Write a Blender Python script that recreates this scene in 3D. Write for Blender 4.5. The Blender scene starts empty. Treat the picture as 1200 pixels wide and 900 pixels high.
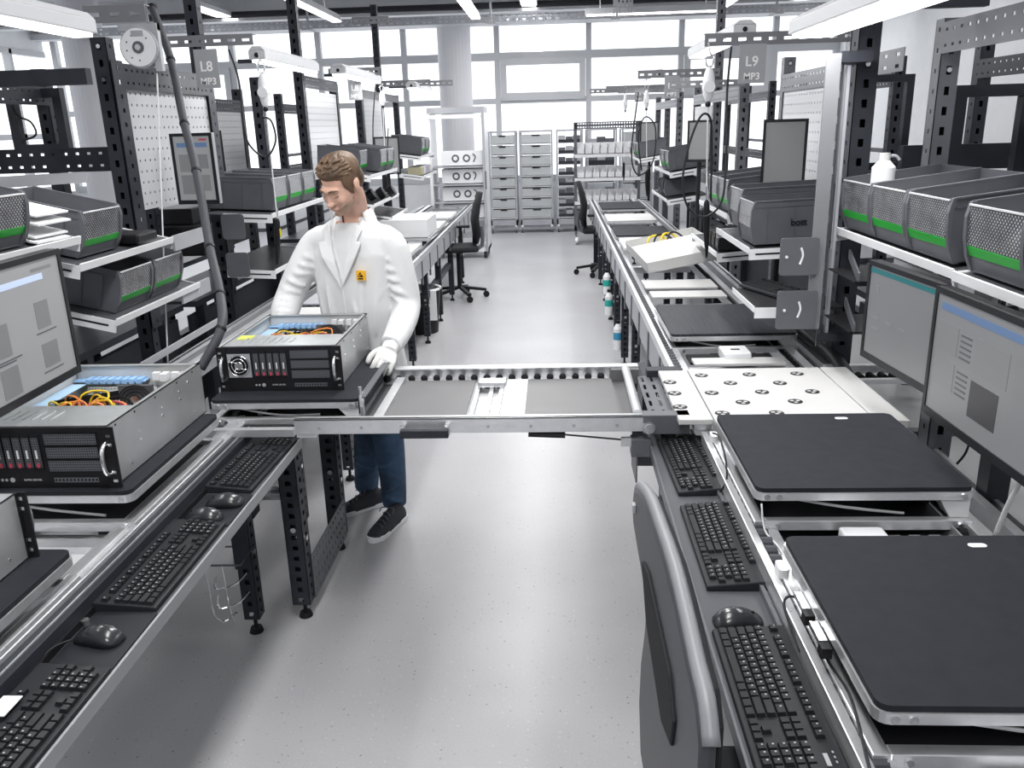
import bpy, bmesh, math, random
from mathutils import Vector, Matrix, Euler
random.seed(7)
# ---------------------------------------------------------------- camera
CAM_H = 1.87
FPX = 978.0
_F = Vector((48, -305, FPX)).normalized()
_D = Vector((90, 3150, FPX)); _D = (_D - _F * _D.dot(_F)).normalized()
_X = _D.cross(_F)
def ray(px, py):
    c = Vector((px - 600, py - 450, FPX))
    return Vector((c.dot(_X), c.dot(_F), -c.dot(_D)))
def at(px, py, x=None, y=None, z=None):
    """world point seen at a photograph pixel, on the plane x=, y= or z="""
    d = ray(px, py)
    if x is not None: t = x / d.x
    elif y is not None: t = y / d.y
    else: t = (z - CAM_H) / d.z
    return Vector((0, 0, CAM_H)) + d * t
scn = bpy.context.scene
cam = bpy.data.cameras.new('camera'); cam.sensor_width = 36; cam.lens = FPX / 1200 * 36
cam.clip_start = 0.05; cam.clip_end = 200
co = bpy.data.objects.new('camera', cam); scn.collection.objects.link(co); scn.camera = co
_r = Vector((_X.x, _F.x, -_D.x)); _u = -Vector((_X.y, _F.y, -_D.y)); _b = -Vector((_X.z, _F.z, -_D.z))
m = Matrix.Identity(4)
for i in range(3): m[i][0] = _r[i]; m[i][1] = _u[i]; m[i][2] = _b[i]
m[2][3] = CAM_H
co.matrix_world = m
# ---------------------------------------------------------------- world, exposure, lights
w = bpy.data.worlds.new('world'); scn.world = w; w.use_nodes = True
w.node_tree.nodes['Background'].inputs[0].default_value = (0.93, 0.96, 1.0, 1)
w.node_tree.nodes['Background'].inputs[1].default_value = 1.6
scn.view_settings.view_transform = 'Standard'; scn.view_settings.look = 'None'
scn.view_settings.gamma = 1; scn.view_settings.use_curve_mapping = False
scn.view_settings.exposure = 0.28
scn.cycles.max_bounces = 6; scn.cycles.diffuse_bounces = 3; scn.cycles.glossy_bounces = 3
scn.cycles.transparent_max_bounces = 12; scn.cycles.caustics_reflective = False; scn.cycles.caustics_refractive = False
scn.cycles.use_denoising = True
def area(name, loc, sx, sy, power, rot=(0, 0, 0), col=(1, 0.99, 0.98)):
    l = bpy.data.lights.new(name, 'AREA'); l.shape = 'RECTANGLE'; l.size = sx; l.size_y = sy; l.energy = power; l.color = col
    o = bpy.data.objects.new(name, l); scn.collection.objects.link(o); o.location = loc; o.rotation_euler = rot
    return o
# rows of ceiling lamps of the hall (their housings are built further down)
LAMP_ROWS = [(x, y) for x in (-5.2, -.35, 3.9) for y in (-1.5, 1.6, 4.7, 7.8, 10.9, 14.0)]
for lx, ly in LAMP_ROWS:
    area('ceiling_lamp_light', (lx, ly, 3.60), 0.5, 2.0, 56 if abs(lx) < 1 else 14)
# daylight through the window walls
area('back_window_light', (0, 16.2, 2.0), 16, 3.0, 80, (math.radians(-90), 0, 0), (0.93, 0.96, 1.0))
area('left_window_light', (-9.3, 7, 2.2), 16, 2.4, 30, (0, math.radians(-90), 0), (0.93, 0.96, 1.0))

# ---------------------------------------------------------------- materials
MAT = {}
def mat(name, col, rough=0.5, metal=0.0, emit=0.0, alpha=1.0, bump=0.0, bscale=80.0, var=0.0, vscale=6.0, stretch=None, spec=None, trans=0.0):
    if name in MAT: return MAT[name]
    mt = bpy.data.materials.new(name); mt.use_nodes = True
    nt = mt.node_tree; b = nt.nodes['Principled BSDF']
    b.inputs['Base Color'].default_value = (*col, 1); b.inputs['Roughness'].default_value = rough
    b.inputs['Metallic'].default_value = metal
    if spec is None and max(col) < .13 and metal < .3: spec = .22
    if spec is not None: b.inputs['Specular IOR Level'].default_value = spec
    if emit: b.inputs['Emission Color'].default_value = (*col, 1); b.inputs['Emission Strength'].default_value = emit
    b.inputs['Alpha'].default_value = alpha
    if trans: b.inputs['Transmission Weight'].default_value = trans
    if bump or var:
        tc = nt.nodes.new('ShaderNodeTexCoord'); mp = nt.nodes.new('ShaderNodeMapping')
        if stretch: mp.inputs['Scale'].default_value = stretch
        nt.links.new(tc.outputs['Object'], mp.inputs['Vector'])
    if var:
        n = nt.nodes.new('ShaderNodeTexNoise'); n.inputs['Scale'].default_value = vscale; n.inputs['Detail'].default_value = 4
        nt.links.new(mp.outputs[0], n.inputs['Vector'])
        r = nt.nodes.new('ShaderNodeMapRange'); r.inputs['From Min'].default_value = 0.3; r.inputs['From Max'].default_value = 0.7
        r.inputs['To Min'].default_value = 1 - var; r.inputs['To Max'].default_value = 1 + var
        nt.links.new(n.outputs['Fac'], r.inputs['Value'])
        mx = nt.nodes.new('ShaderNodeVectorMath'); mx.operation = 'SCALE'; mx.inputs[0].default_value = col
        nt.links.new(r.outputs[0], mx.inputs['Scale']); nt.links.new(mx.outputs[0], b.inputs['Base Color'])
    if bump:
        n2 = nt.nodes.new('ShaderNodeTexNoise'); n2.inputs['Scale'].default_value = bscale; n2.inputs['Detail'].default_value = 5
        nt.links.new(mp.outputs[0], n2.inputs['Vector'])
        bp = nt.nodes.new('ShaderNodeBump'); bp.inputs['Strength'].default_value = bump; bp.inputs['Distance'].default_value = 0.004
        nt.links.new(n2.outputs['Fac'], bp.inputs['Height']); nt.links.new(bp.outputs[0], b.inputs['Normal'])
    MAT[name] = mt
    return mt
STEEL = mat('dark_painted_steel', (0.034, 0.037, 0.046), 0.42, 0.1, var=0.12, vscale=9)
STEELM = mat('mid_grey_painted_steel', (0.115, 0.12, 0.135), 0.42, 0.1, var=0.06)
STEELL = mat('light_grey_painted_steel', (0.40, 0.41, 0.44), 0.45, 0.1, var=0.05)
BLACK = mat('black_plastic', (0.014, 0.014, 0.017), 0.42)
KEYB = mat('keyboard_shell', (0.020, 0.021, 0.025), 0.45)
KEYC = mat('keycap_black', (0.018, 0.019, 0.022), 0.38)
LEGEND = mat('keycap_legend_print', (0.42, 0.43, 0.45), 0.6)
MATTE = mat('black_platform_laminate', (0.025, 0.027, 0.033), 0.62, var=0.10, vscale=22, bump=0.12, bscale=500, spec=.12)
RIBBED = mat('ribbed_black_mat', (0.035, 0.038, 0.046), 0.5, var=0.35, vscale=14, stretch=(6, 0.4, 1))
ALU = mat('brushed_aluminium', (0.78, 0.79, 0.81), 0.34, 0.75, var=0.05, vscale=30)
ALUD = mat('satin_aluminium_dark', (0.50, 0.51, 0.53), 0.38, 0.7, var=0.06, vscale=30)
ARMG = mat('grey_arm_paint', (0.20, 0.205, 0.22), 0.42, 0.1, var=0.06)
ZINC = mat('galvanised_sheet', (0.58, 0.60, 0.61), 0.36, 0.65, var=0.10, vscale=7, bump=0.05)
WHITE = mat('white_powder_coat', (0.83, 0.84, 0.86), 0.4, var=0.02)
OFFW = mat('off_white_sheet', (0.60, 0.60, 0.595), 0.45, var=0.02)
BIN = mat('grey_bin_plastic', (0.105, 0.108, 0.122), 0.42, var=0.06, vscale=12)
BIND = mat('dark_bin_plastic', (0.075, 0.078, 0.088), 0.42)
GREEN = mat('green_label_card', (0.0, 0.36, 0.02), 0.5)
RUBBER = mat('black_rubber', (0.012, 0.012, 0.014), 0.6)
TRAYG = mat('grey_tray_laminate', (0.095, 0.097, 0.108), 0.36, var=0.05, vscale=5)
TRAYD = mat('dark_tray_laminate', (0.020, 0.021, 0.026), 0.45)
CHROME = mat('bright_steel', (0.86, 0.87, 0.88), 0.18, 0.95)
PLATEG = mat('grey_cover_sheet', (0.135, 0.135, 0.14), 0.5, 0.0, var=0.05)
TUBE = mat('lamp_diffuser_lit', (1.0, 1.0, 1.0), 0.5, emit=4.0)
LAMPH = mat('lamp_housing', (0.55, 0.56, 0.58), 0.4)
MASTG = mat('mast_grey_paint', (0.22, 0.225, 0.24), 0.45, 0.1)
SIGN = mat('grey_sign_card', (0.36, 0.37, 0.39), 0.5)
SIGNW = mat('white_sign_print', (0.92, 0.92, 0.92), 0.5)
PAPER = mat('white_paper', (0.80, 0.81, 0.82), 0.7, var=0.04)
BAG = mat('clear_bag_plastic', (0.80, 0.82, 0.84), 0.25, var=0.4, vscale=30, bump=0.8, bscale=60)
YEL = mat('yellow_wire', (0.85, 0.62, 0.02), 0.4)
ORG = mat('orange_wire', (0.80, 0.26, 0.05), 0.4)
RED = mat('red_latch', (0.55, 0.06, 0.10), 0.4)
BLUE = mat('blue_plastic_guide', (0.36, 0.60, 0.92), 0.4)
BLUEL = mat('pale_blue_card', (0.45, 0.66, 0.85), 0.5)
WALLM = mat('white_wall_paint', (0.76, 0.77, 0.79), 0.7, var=0.02)
CEILM = mat('grey_ceiling_paint', (0.62, 0.63, 0.65), 0.8, var=0.05, vscale=1)
FRAMEW = mat('window_frame_grey', (0.52, 0.53, 0.55), 0.5)
DUCT = mat('dark_pipe_paint', (0.03, 0.03, 0.035), 0.5)
CABLE = mat('cable_sheath', (0.03, 0.03, 0.035), 0.5)
CABLEW = mat('pale_cable_sheath', (0.72, 0.73, 0.74), 0.5)
HOSE = mat('grey_corrugated_hose', (0.060, 0.063, 0.072), 0.5)
FABRIC = mat('black_chair_fabric', (0.016, 0.017, 0.020), 0.75, bump=0.3, bscale=300)
SHELLP = mat('grey_chair_shell', (0.050, 0.052, 0.060), 0.4)
LAMG = mat('light_grey_laminate', (0.50, 0.51, 0.52), 0.35)
CLEAR = mat('clear_plastic_window', (0.75, 0.77, 0.80), 0.15, alpha=0.28)

def glass_mat():
    mt = bpy.data.materials.new('window_glass'); mt.use_nodes = True; nt = mt.node_tree
    for n in list(nt.nodes): nt.nodes.remove(n)
    o = nt.nodes.new('ShaderNodeOutputMaterial'); t = nt.nodes.new('ShaderNodeBsdfTransparent')
    g = nt.nodes.new('ShaderNodeBsdfGlossy'); g.inputs['Roughness'].default_value = 0.05
    x = nt.nodes.new('ShaderNodeMixShader'); x.inputs[0].default_value = 0.08
    nt.links.new(t.outputs[0], x.inputs[1]); nt.links.new(g.outputs[0], x.inputs[2]); nt.links.new(x.outputs[0], o.inputs['Surface'])
    return mt
GLASS = glass_mat()
def floor_mat():
    mt = bpy.data.materials.new('speckled_vinyl_floor'); mt.use_nodes = True; nt = mt.node_tree; b = nt.nodes['Principled BSDF']
    tc = nt.nodes.new('ShaderNodeTexCoord')
    v = nt.nodes.new('ShaderNodeTexVoronoi'); v.inputs['Scale'].default_value = 48
    nt.links.new(tc.outputs['Object'], v.inputs['Vector'])
    lt = nt.nodes.new('ShaderNodeMath'); lt.operation = 'LESS_THAN'; lt.inputs[1].default_value = 0.16
    nt.links.new(v.outputs['Distance'], lt.inputs[0])
    sep = nt.nodes.new('ShaderNodeSeparateColor'); nt.links.new(v.outputs['Color'], sep.inputs[0])
    ramp = nt.nodes.new('ShaderNodeValToRGB'); e = ramp.color_ramp.elements
    e[0].position = 0; e[0].color = (0.16, 0.16, 0.18, 1); e[1].position = 1; e[1].color = (0.56, 0.56, 0.58, 1)
    m1 = ramp.color_ramp.elements.new(0.18); m1.color = (0.33, 0.33, 0.35, 1)
    m2 = ramp.color_ramp.elements.new(0.45); m2.color = (0.43, 0.43, 0.45, 1)
    nt.links.new(sep.outputs[0], ramp.inputs[0])
    n = nt.nodes.new('ShaderNodeTexNoise'); n.inputs['Scale'].default_value = 1.3; n.inputs['Detail'].default_value = 6
    nt.links.new(tc.outputs['Object'], n.inputs['Vector'])
    base = nt.nodes.new('ShaderNodeValToRGB'); q = base.color_ramp.elements
    q[0].position = 0.3; q[0].color = (0.405, 0.405, 0.425, 1); q[1].position = 0.7; q[1].color = (0.475, 0.475, 0.495, 1)
    nt.links.new(n.outputs['Fac'], base.inputs[0])
    n3 = nt.nodes.new('ShaderNodeTexNoise'); n3.inputs['Scale'].default_value = 160; n3.inputs['Detail'].default_value = 3
    nt.links.new(tc.outputs['Object'], n3.inputs['Vector'])
    mr = nt.nodes.new('ShaderNodeMapRange'); mr.inputs['To Min'].default_value = 0.86; mr.inputs['To Max'].default_value = 1.14
    nt.links.new(n3.outputs['Fac'], mr.inputs['Value'])
    sc = nt.nodes.new('ShaderNodeVectorMath'); sc.operation = 'SCALE'
    nt.links.new(base.outputs[0], sc.inputs[0]); nt.links.new(mr.outputs[0], sc.inputs['Scale'])
    mx = nt.nodes.new('ShaderNodeMix'); mx.data_type = 'RGBA'
    nt.links.new(lt.outputs[0], mx.inputs['Factor']); nt.links.new(sc.outputs[0], mx.inputs['A']); nt.links.new(ramp.outputs[0], mx.inputs['B'])
    nt.links.new(mx.outputs['Result'], b.inputs['Base Color'])
    b.inputs['Roughness'].default_value = 0.33; b.inputs['Specular IOR Level'].default_value = 0.45
    return mt
FLOORM = floor_mat()
def grid_window_mat():
    """clear bin front with the fine waffle of the bubble sheet behind it"""
    mt = bpy.data.materials.new('waffle_clear_front'); mt.use_nodes = True; nt = mt.node_tree; b = nt.nodes['Principled BSDF']
    tc = nt.nodes.new('ShaderNodeTexCoord'); sep = nt.nodes.new('ShaderNodeSeparateXYZ'); nt.links.new(tc.outputs['Object'], sep.inputs[0])
    def stripe(axis, freq):
        mu = nt.nodes.new('ShaderNodeMath'); mu.operation = 'MULTIPLY'; mu.inputs[1].default_value = freq
        nt.links.new(sep.outputs[axis], mu.inputs[0])
        s = nt.nodes.new('ShaderNodeMath'); s.operation = 'SINE'; nt.links.new(mu.outputs[0], s.inputs[0]); return s
    a, c = stripe('Y', 420), stripe('Z', 420)
    p = nt.nodes.new('ShaderNodeMath'); p.operation = 'MULTIPLY'; nt.links.new(a.outputs[0], p.inputs[0]); nt.links.new(c.outputs[0], p.inputs[1])
    n = nt.nodes.new('ShaderNodeTexNoise'); n.inputs['Scale'].default_value = 12; nt.links.new(tc.outputs['Object'], n.inputs['Vector'])
    ad = nt.nodes.new('ShaderNodeMath'); ad.operation = 'MULTIPLY'; nt.links.new(p.outputs[0], ad.inputs[0]); nt.links.new(n.outputs['Fac'], ad.inputs[1])
    r = nt.nodes.new('ShaderNodeValToRGB'); r.color_ramp.elements[0].position = 0.0; r.color_ramp.elements[0].color = (0.07, 0.07, 0.08, 1)
    r.color_ramp.elements[1].position = 0.5; r.color_ramp.elements[1].color = (0.62, 0.63, 0.65, 1)
    nt.links.new(ad.outputs[0], r.inputs[0]); nt.links.new(r.outputs[0], b.inputs['Base Color'])
    b.inputs['Roughness'].default_value = 0.2; b.inputs['Alpha'].default_value = 0.78
    return mt
WAFFLE = grid_window_mat()

# ---------------------------------------------------------------- mesh builder
class MB:
    def __init__(s): s.v = []; s.f = []; s.mi = []; s.cur = 0; s.T = None
    def add(s, vs, fs):
        o = len(s.v)
        s.v += [tuple(s.T @ Vector(p)) if s.T else tuple(p) for p in vs]
        s.f += [tuple(i + o for i in f) for f in fs]; s.mi += [s.cur] * len(fs)
        return s
    def m(s, i): s.cur = i; return s
    def box(s, a, b):
        x0, y0, z0 = [min(a[i], b[i]) for i in range(3)]; x1, y1, z1 = [max(a[i], b[i]) for i in range(3)]
        return s.add([(x0, y0, z0), (x1, y0, z0), (x1, y1, z0), (x0, y1, z0), (x0, y0, z1), (x1, y0, z1), (x1, y1, z1), (x0, y1, z1)],
                     [(3, 2, 1, 0), (4, 5, 6, 7), (0, 1, 5, 4), (1, 2, 6, 5), (2, 3, 7, 6), (3, 0, 4, 7)])
    def hexa(s, p):   # eight corners, bottom four then top four
        return s.add(p, [(3, 2, 1, 0), (4, 5, 6, 7), (0, 1, 5, 4), (1, 2, 6, 5), (2, 3, 7, 6), (3, 0, 4, 7)])
    def beam(s, p, q, wd, ht, up=(0, 0, 1)):
        p, q = Vector(p), Vector(q); d = (q - p).normalized(); u = Vector(up)
        sd = d.cross(u).normalized(); u = sd.cross(d).normalized()
        c = [(-1, -1), (1, -1), (1, 1), (-1, 1)]
        return s.add([tuple(e + sd * (wd / 2 * a) + u * (ht / 2 * b)) for e in (p, q) for a, b in c],
                     [(3, 2, 1, 0), (4, 5, 6, 7), (0, 1, 5, 4), (1, 2, 6, 5), (2, 3, 7, 6), (3, 0, 4, 7)])
    def cyl(s, p, q, r, n=12, r2=None):
        p, q = Vector(p), Vector(q); d = (q - p).normalized()
        a = d.cross(Vector((0, 0, 1)));  a = a.normalized() if a.length > 1e-4 else Vector((1, 0, 0)); b = d.cross(a)
        r2 = r if r2 is None else r2; vs = []
        for e, rr in ((p, r), (q, r2)):
            vs += [tuple(e + a * (rr * math.cos(2 * math.pi * i / n)) + b * (rr * math.sin(2 * math.pi * i / n))) for i in range(n)]
        return s.add(vs, [(i, (i + 1) % n, n + (i + 1) % n, n + i) for i in range(n)] + [tuple(range(n - 1, -1, -1)), tuple(range(n, 2 * n))])
    def tube(s, pts, r, n=8, smooth=3, radii=None):
        P = [Vector(p) for p in pts]
        if smooth > 1 and len(P) > 2:
            Q = []; R = []
            for i in range(len(P) - 1):
                p0 = P[max(i - 1, 0)]; p1 = P[i]; p2 = P[i + 1]; p3 = P[min(i + 2, len(P) - 1)]
                for k in range(smooth):
                    t = k / smooth
                    Q.append(0.5 * ((2 * p1) + (p2 - p0) * t + (2 * p0 - 5 * p1 + 4 * p2 - p3) * t * t + (3 * p1 - 3 * p2 + p3 - p0) * t ** 3))
                    if radii: R.append(radii[i] * (1 - t) + radii[i + 1] * t)
            Q.append(P[-1]); P = Q
            if radii: R.append(radii[-1]); radii = R
        vs = []; a = None
        for i, p in enumerate(P):
            d = (P[min(i + 1, len(P) - 1)] - P[max(i - 1, 0)]).normalized()
            if a is None:
                a = d.cross(Vector((0.13, 0.07, 1)));  a = a.normalized() if a.length > 1e-3 else Vector((1, 0, 0))
            a = (a - d * a.dot(d)).normalized(); b = d.cross(a); rr = radii[i] if radii else r
            vs += [tuple(p + a * (rr * math.cos(2 * math.pi * j / n)) + b * (rr * math.sin(2 * math.pi * j / n))) for j in range(n)]
        fs = [(k * n + i, k * n + (i + 1) % n, (k + 1) * n + (i + 1) % n, (k + 1) * n + i) for k in range(len(P) - 1) for i in range(n)]
        L = (len(P) - 1) * n
        return s.add(vs, fs + [tuple(range(n - 1, -1, -1)), tuple(range(L, L + n))])
    def loft(s, rings):   # rings: list of closed loops with the same count
        n = len(rings[0]); vs = [tuple(p) for r in rings for p in r]
        fs = [(k * n + i, k * n + (i + 1) % n, (k + 1) * n + (i + 1) % n, (k + 1) * n + i) for k in range(len(rings) - 1) for i in range(n)]
        L = (len(rings) - 1) * n
        return s.add(vs, fs + [tuple(range(n - 1, -1, -1)), tuple(range(L, L + n))])
    def sphere(s, c, r, nu=12, nv=8, M=None):
        c = Vector(c); r = (r, r, r) if isinstance(r, (int, float)) else r; vs = []; 
        for j in range(1, nv):
            th = math.pi * j / nv
            for i in range(nu):
                ph = 2 * math.pi * i / nu
                p = Vector((r[0] * math.sin(th) * math.cos(ph), r[1] * math.sin(th) * math.sin(ph), r[2] * math.cos(th)))
                vs.append(tuple(c + (M @ p if M else p)))
        t = Vector((0, 0, r[2])); t = M @ t if M else t
        vs += [tuple(c + t), tuple(c - t)]; a = len(vs) - 2
        fs = [(j * nu + i, (j + 1) * nu + i, (j + 1) * nu + (i + 1) % nu, j * nu + (i + 1) % nu) for j in range(nv - 2) for i in range(nu)]
        fs += [(a, i, (i + 1) % nu) for i in range(nu)] + [(a + 1, (nv - 2) * nu + (i + 1) % nu, (nv - 2) * nu + i) for i in range(nu)]
        return s.add(vs, fs)
    def slab(s, poly, z0, z1):   # extruded polygon (x, y list)
        n = len(poly)
        return s.add([(x, y, z0) for x, y in poly] + [(x, y, z1) for x, y in poly],
                     [tuple(range(n - 1, -1, -1)), tuple(range(n, 2 * n))] + [(i, (i + 1) % n, n + (i + 1) % n, n + i) for i in range(n)])
    def rslab(s, x0, y0, x1, y1, z0, z1, r=0.02, k=4):
        p = []
        for cx, cy, a0 in ((x1 - r, y0 + r, -90), (x1 - r, y1 - r, 0), (x0 + r, y1 - r, 90), (x0 + r, y0 + r, 180)):
            for i in range(k + 1):
                a = math.radians(a0 + 90 * i / k); p.append((cx + r * math.cos(a), cy + r * math.sin(a)))
        return s.slab(p, z0, z1)
    def perf(s, o, U, V, nu, nv, hu=0.4, hv=0.4, t=0.003, margin=0.0):
        """perforated plate with real holes: origin o, edge vectors U and V, nu x nv holes that fill hu, hv of their cell"""
        o, U, V = Vector(o), Vector(U), Vector(V); N = U.cross(V).normalized() * t
        us = [0.0]; vs_ = [0.0]
        for i in range(nu): us += [(i + .5 - hu / 2) / nu, (i + .5 + hu / 2) / nu]
        for i in range(nv): vs_ += [(i + .5 - hv / 2) / nv, (i + .5 + hv / 2) / nv]
        us.append(1.0); vs_.append(1.0)
        W = len(us); P = [tuple(o + U * a + V * b) for b in vs_ for a in us]; n = len(P)
        Q = [tuple(Vector(p) - N) for p in P]; fs = []
        # merge solid spans to keep it cheap
        def q(i0, i1, j0, j1):
            a, b, c, d = j0 * W + i0, j0 * W + i1, j1 * W + i1, j1 * W + i0
            fs.append((a, b, c, d)); fs.append((n + d, n + c, n + b, n + a))
        for j in range(len(vs_) - 1):
            if j % 2 == 0: q(0, W - 1, j, j + 1)
            else:
                for i in range(0, W - 1, 2): q(i, i + 1, j, j + 1)
                for i in range(1, W - 1, 2):
                    a, b, c, d = j * W + i, j * W + i + 1, (j + 1) * W + i + 1, (j + 1) * W + i
                    fs += [(a, b, n + b, n + a), (b, c, n + c, n + b), (c, d, n + d, n + c), (d, a, n + a, n + d)]
        L = (len(vs_) - 1) * W
        fs += [(0, n, n + W - 1, W - 1), (L, L + W - 1, n + L + W - 1, n + L), (0, L, n + L, n), (W - 1, n + W - 1, n + L + W - 1, L + W - 1)]
        return s.add(P + Q, fs)
    def mesh(s, name, mats):
        me = bpy.data.meshes.new(name); me.from_pydata(s.v, [], s.f)
        for mm in (mats if isinstance(mats, (list, tuple)) else [mats]): me.materials.append(mm)
        if len(me.materials) > 1: me.polygons.foreach_set('material_index', s.mi)
        me.update(); return me
    def build(s, name, mats, parent=None, bevel=0, smooth=False, loc=None):
        return link(name, s.mesh(name, mats), parent, bevel, smooth, loc)
def link(name, me, parent=None, bevel=0, smooth=False, loc=None):
    o = bpy.data.objects.new(name, me); scn.collection.objects.link(o); o.parent = parent
    if loc is not None: o.location = loc
    if smooth:
        for p in me.polygons: p.use_smooth = True
        if smooth != 'all':
            try: me.set_sharp_from_angle(angle=math.radians(40))
            except Exception: pass
    if bevel:
        b = o.modifiers.new('bevel', 'BEVEL'); b.width = bevel; b.segments = 2; b.limit_method = 'ANGLE'; b.angle_limit = math.radians(50)
    return o
def tag(o, label=None, cat=None, group=None, kind=None):
    if label: o['label'] = label
    if cat: o['category'] = cat
    if group: o['group'] = group
    if kind: o['kind'] = kind
    return o
def thing(name, label, cat, loc=(0, 0, 0), rot=(0, 0, 0), group=None):
    o = bpy.data.objects.new(name, None); scn.collection.objects.link(o); o.empty_display_size = 0.05
    o.location = loc; o.rotation_euler = rot
    return tag(o, label, cat, group)
def plabel(o, label): o['label'] = label; return o
KIDS = {}
def copy_tree(o, label=None, loc=None, rot=None, parent=None, group=None):
    c = o.copy(); scn.collection.objects.link(c)
    if parent is not None: c.parent = parent
    if label: c['label'] = label
    if group: c['group'] = group
    if loc is not None: c.location = loc
    if rot is not None: c.rotation_euler = rot
    for k in list(o.children): copy_tree(k, parent=c)
    return c
def struct(name, mb, mt, parent=None):
    o = mb.build(name, mt, parent)
    if parent is None: o['kind'] = 'structure'
    return o
def text(name, s, size, mt, parent, M, extrude=0.0006, align='CENTER'):
    c = bpy.data.curves.new(name, 'FONT'); c.body = s; c.size = size; c.extrude = extrude; c.align_x = align; c.align_y = 'CENTER'; c.resolution_u = 3; c.offset = size * .018
    c.materials.append(mt)
    q = bpy.data.objects.new(name, c); scn.collection.objects.link(q)
    bpy.context.view_layer.update()
    me = bpy.data.meshes.new_from_object(q.evaluated_get(bpy.context.evaluated_depsgraph_get()))
    bpy.data.objects.remove(q); bpy.data.curves.remove(c)
    o = bpy.data.objects.new(name, me); scn.collection.objects.link(o); o.parent = parent; o.matrix_local = M
    return o
def basis(loc, X, Y):
    X = Vector(X).normalized(); Y = Vector(Y).normalized(); Z = X.cross(Y); mm = Matrix.Identity(4)
    for i in range(3): mm[i][0] = X[i]; mm[i][1] = Y[i]; mm[i][2] = Z[i]; mm[i][3] = loc[i]
    return mm
# ================================================================ SETTING
YB = 16.5
struct('floor', MB().box((-9.6, -4, -0.1), (5.4, YB + 0.2, 0)), FLOORM)
struct('ceiling', MB().box((-9.6, -4, 3.95), (5.4, YB + 0.2, 4.05)), CEILM)
struct('wall_front', MB().box((-9.6, -4.2, 0), (5.4, -4, 3.95)), WALLM)
struct('wall_right', MB().box((5.2, -4, 0), (5.4, YB, 3.95)), WALLM)
mb = MB().box((-9.6, YB, 0), (5.4, YB + 0.2, 0.85)).box((-9.6, YB, 3.72), (5.4, YB + 0.2, 3.95))
struct('wall_back', mb, WALLM)
mb = MB().box((-9.8, -4, 0), (-9.6, YB, 0.9)).box((-9.8, -4, 3.4), (-9.6, YB, 3.95))
for y in range(-4, 17, 3): mb.box((-9.8, y, 0.9), (-9.6, y + 0.35, 3.4))
struct('wall_left', mb, WALLM)
wn = 0
def window_bay(x0, x1, n, openable=False):
    fr = MB(); t = 0.05
    for x in ((x0, x1) if n == 9 else (x0,)): fr.box((x - t, YB - 0.02, 0.85), (x + t, YB + 0.1, 3.72))
    for z, h in ((0.88, .06), (2.30, .05), (3.08, .07), (3.68, .06)): fr.box((x0, YB - 0.015, z - h), (x1, YB + 0.09, z + h))
    if openable:
        for a, b in (((x0 + .06, 1.72), (x0 + .17, 3.02)), ((x1 - .17, 1.72), (x1 - .06, 3.02)), ((x0 + .06, 2.30), (x1 - .06, 2.44)), ((x0 + .06, 2.92), (x1 - .06, 3.04))):
            if b[1] - a[1] > 1: a = (a[0], 2.441); b = (b[0], 2.919)
            fr.box((a[0], YB - 0.06, a[1]), (b[0], YB + 0.02, b[1]))
    f = struct('window_%d' % n, fr, FRAMEW)
    for za, zb in ((0.94, 2.25), (2.35, 3.01), (3.15, 3.62)):
        MB().box((x0 + .05, YB + .035, za), (x1 - .05, YB + .045, zb)).build('pane', GLASS, f)
    return f
xs = [-9.4, -7.7, -6.0, -4.35, -2.75, -1.02, 0.67, 2.36, 4.05, 5.15]
for i in range(len(xs) - 1): window_bay(xs[i], xs[i + 1], i + 1, i in (1, 5, 7))
for i, y in enumerate((-3.65, -.65, 2.35, 5.35, 8.35, 11.35, 14.35)):
    fr = MB(); y1 = min(y + 2.65, YB)
    for z in (0.93, 1.9, 3.37): fr.box((-9.72, y, z - .05), (-9.58, y1, z + .05))
    ym = (y + y1) / 2; fr.box((-9.72, ym - .04, .9), (-9.58, ym + .04, 3.4))
    f = struct('window_%d' % (i + 11), fr, FRAMEW)
    MB().box((-9.66, y, .98), (-9.65, y1, 1.85)).build('pane', GLASS, f)
    MB().box((-9.66, y, 1.95), (-9.65, y1, 3.32)).build('pane', GLASS, f)
# round concrete column before the window wall, and its kin
def column(n, x, y, r): struct('trim_%d' % n, MB().cyl((x, y, 0), (x, y, 3.95), r, 28), mat('column_paint', (0.60, 0.60, 0.63), 0.6))
column(1, -1.75, 16.0, 0.30); column(2, -7.2, 8.6, 0.30); column(3, 4.7, 8.4, 0.28); column(4, -7.2, 13.5, .3)
# ceiling beams
for i, y in enumerate((2.0, 6.2, 10.4, 14.6)):
    struct('trim_%d' % (i + 5), MB().box((-9.6, y - .15, 3.6), (5.2, y + .15, 3.95)), CEILM)
struct('trim_9', MB().box((-9.6, YB - .35, 3.60), (5.2, YB - .02, 3.70)), CEILM)
# black pipe and perforated cable tray under the ceiling
o = MB().cyl((-9, 14.2, 3.66), (5.2, 14.2, 3.66), 0.05, 12).build('ceiling_pipe', DUCT); tag(o, 'long black pipe running crosswise under the ceiling before the windows', 'pipe')
t = thing('cable_tray', 'pale perforated cable tray hanging crosswise before the window wall', 'cable tray')
MB().perf((-7, 13.0, 3.29), (12, 0, 0), (0, 0, .11), 150, 2, .6, .4).perf((-7, 13.3, 3.29), (12, 0, 0), (0, 0, .11), 100, 1, .6, .4).build('tray_side', STEELL, t)
MB().box((-7, 13.0, 3.285), (5, 13.3, 3.29)).build('tray_bottom', STEELL, t)
for x in (-6, -3.6, -.9, .9, 3.2, 4.8):
    MB().box((x, 13.14, 3.29), (x + .03, 13.17, 3.95)).box((x - .05, 13.0, 3.27), (x + .08, 13.3, 3.285)).build('hanger', STEELL, t)
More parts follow.
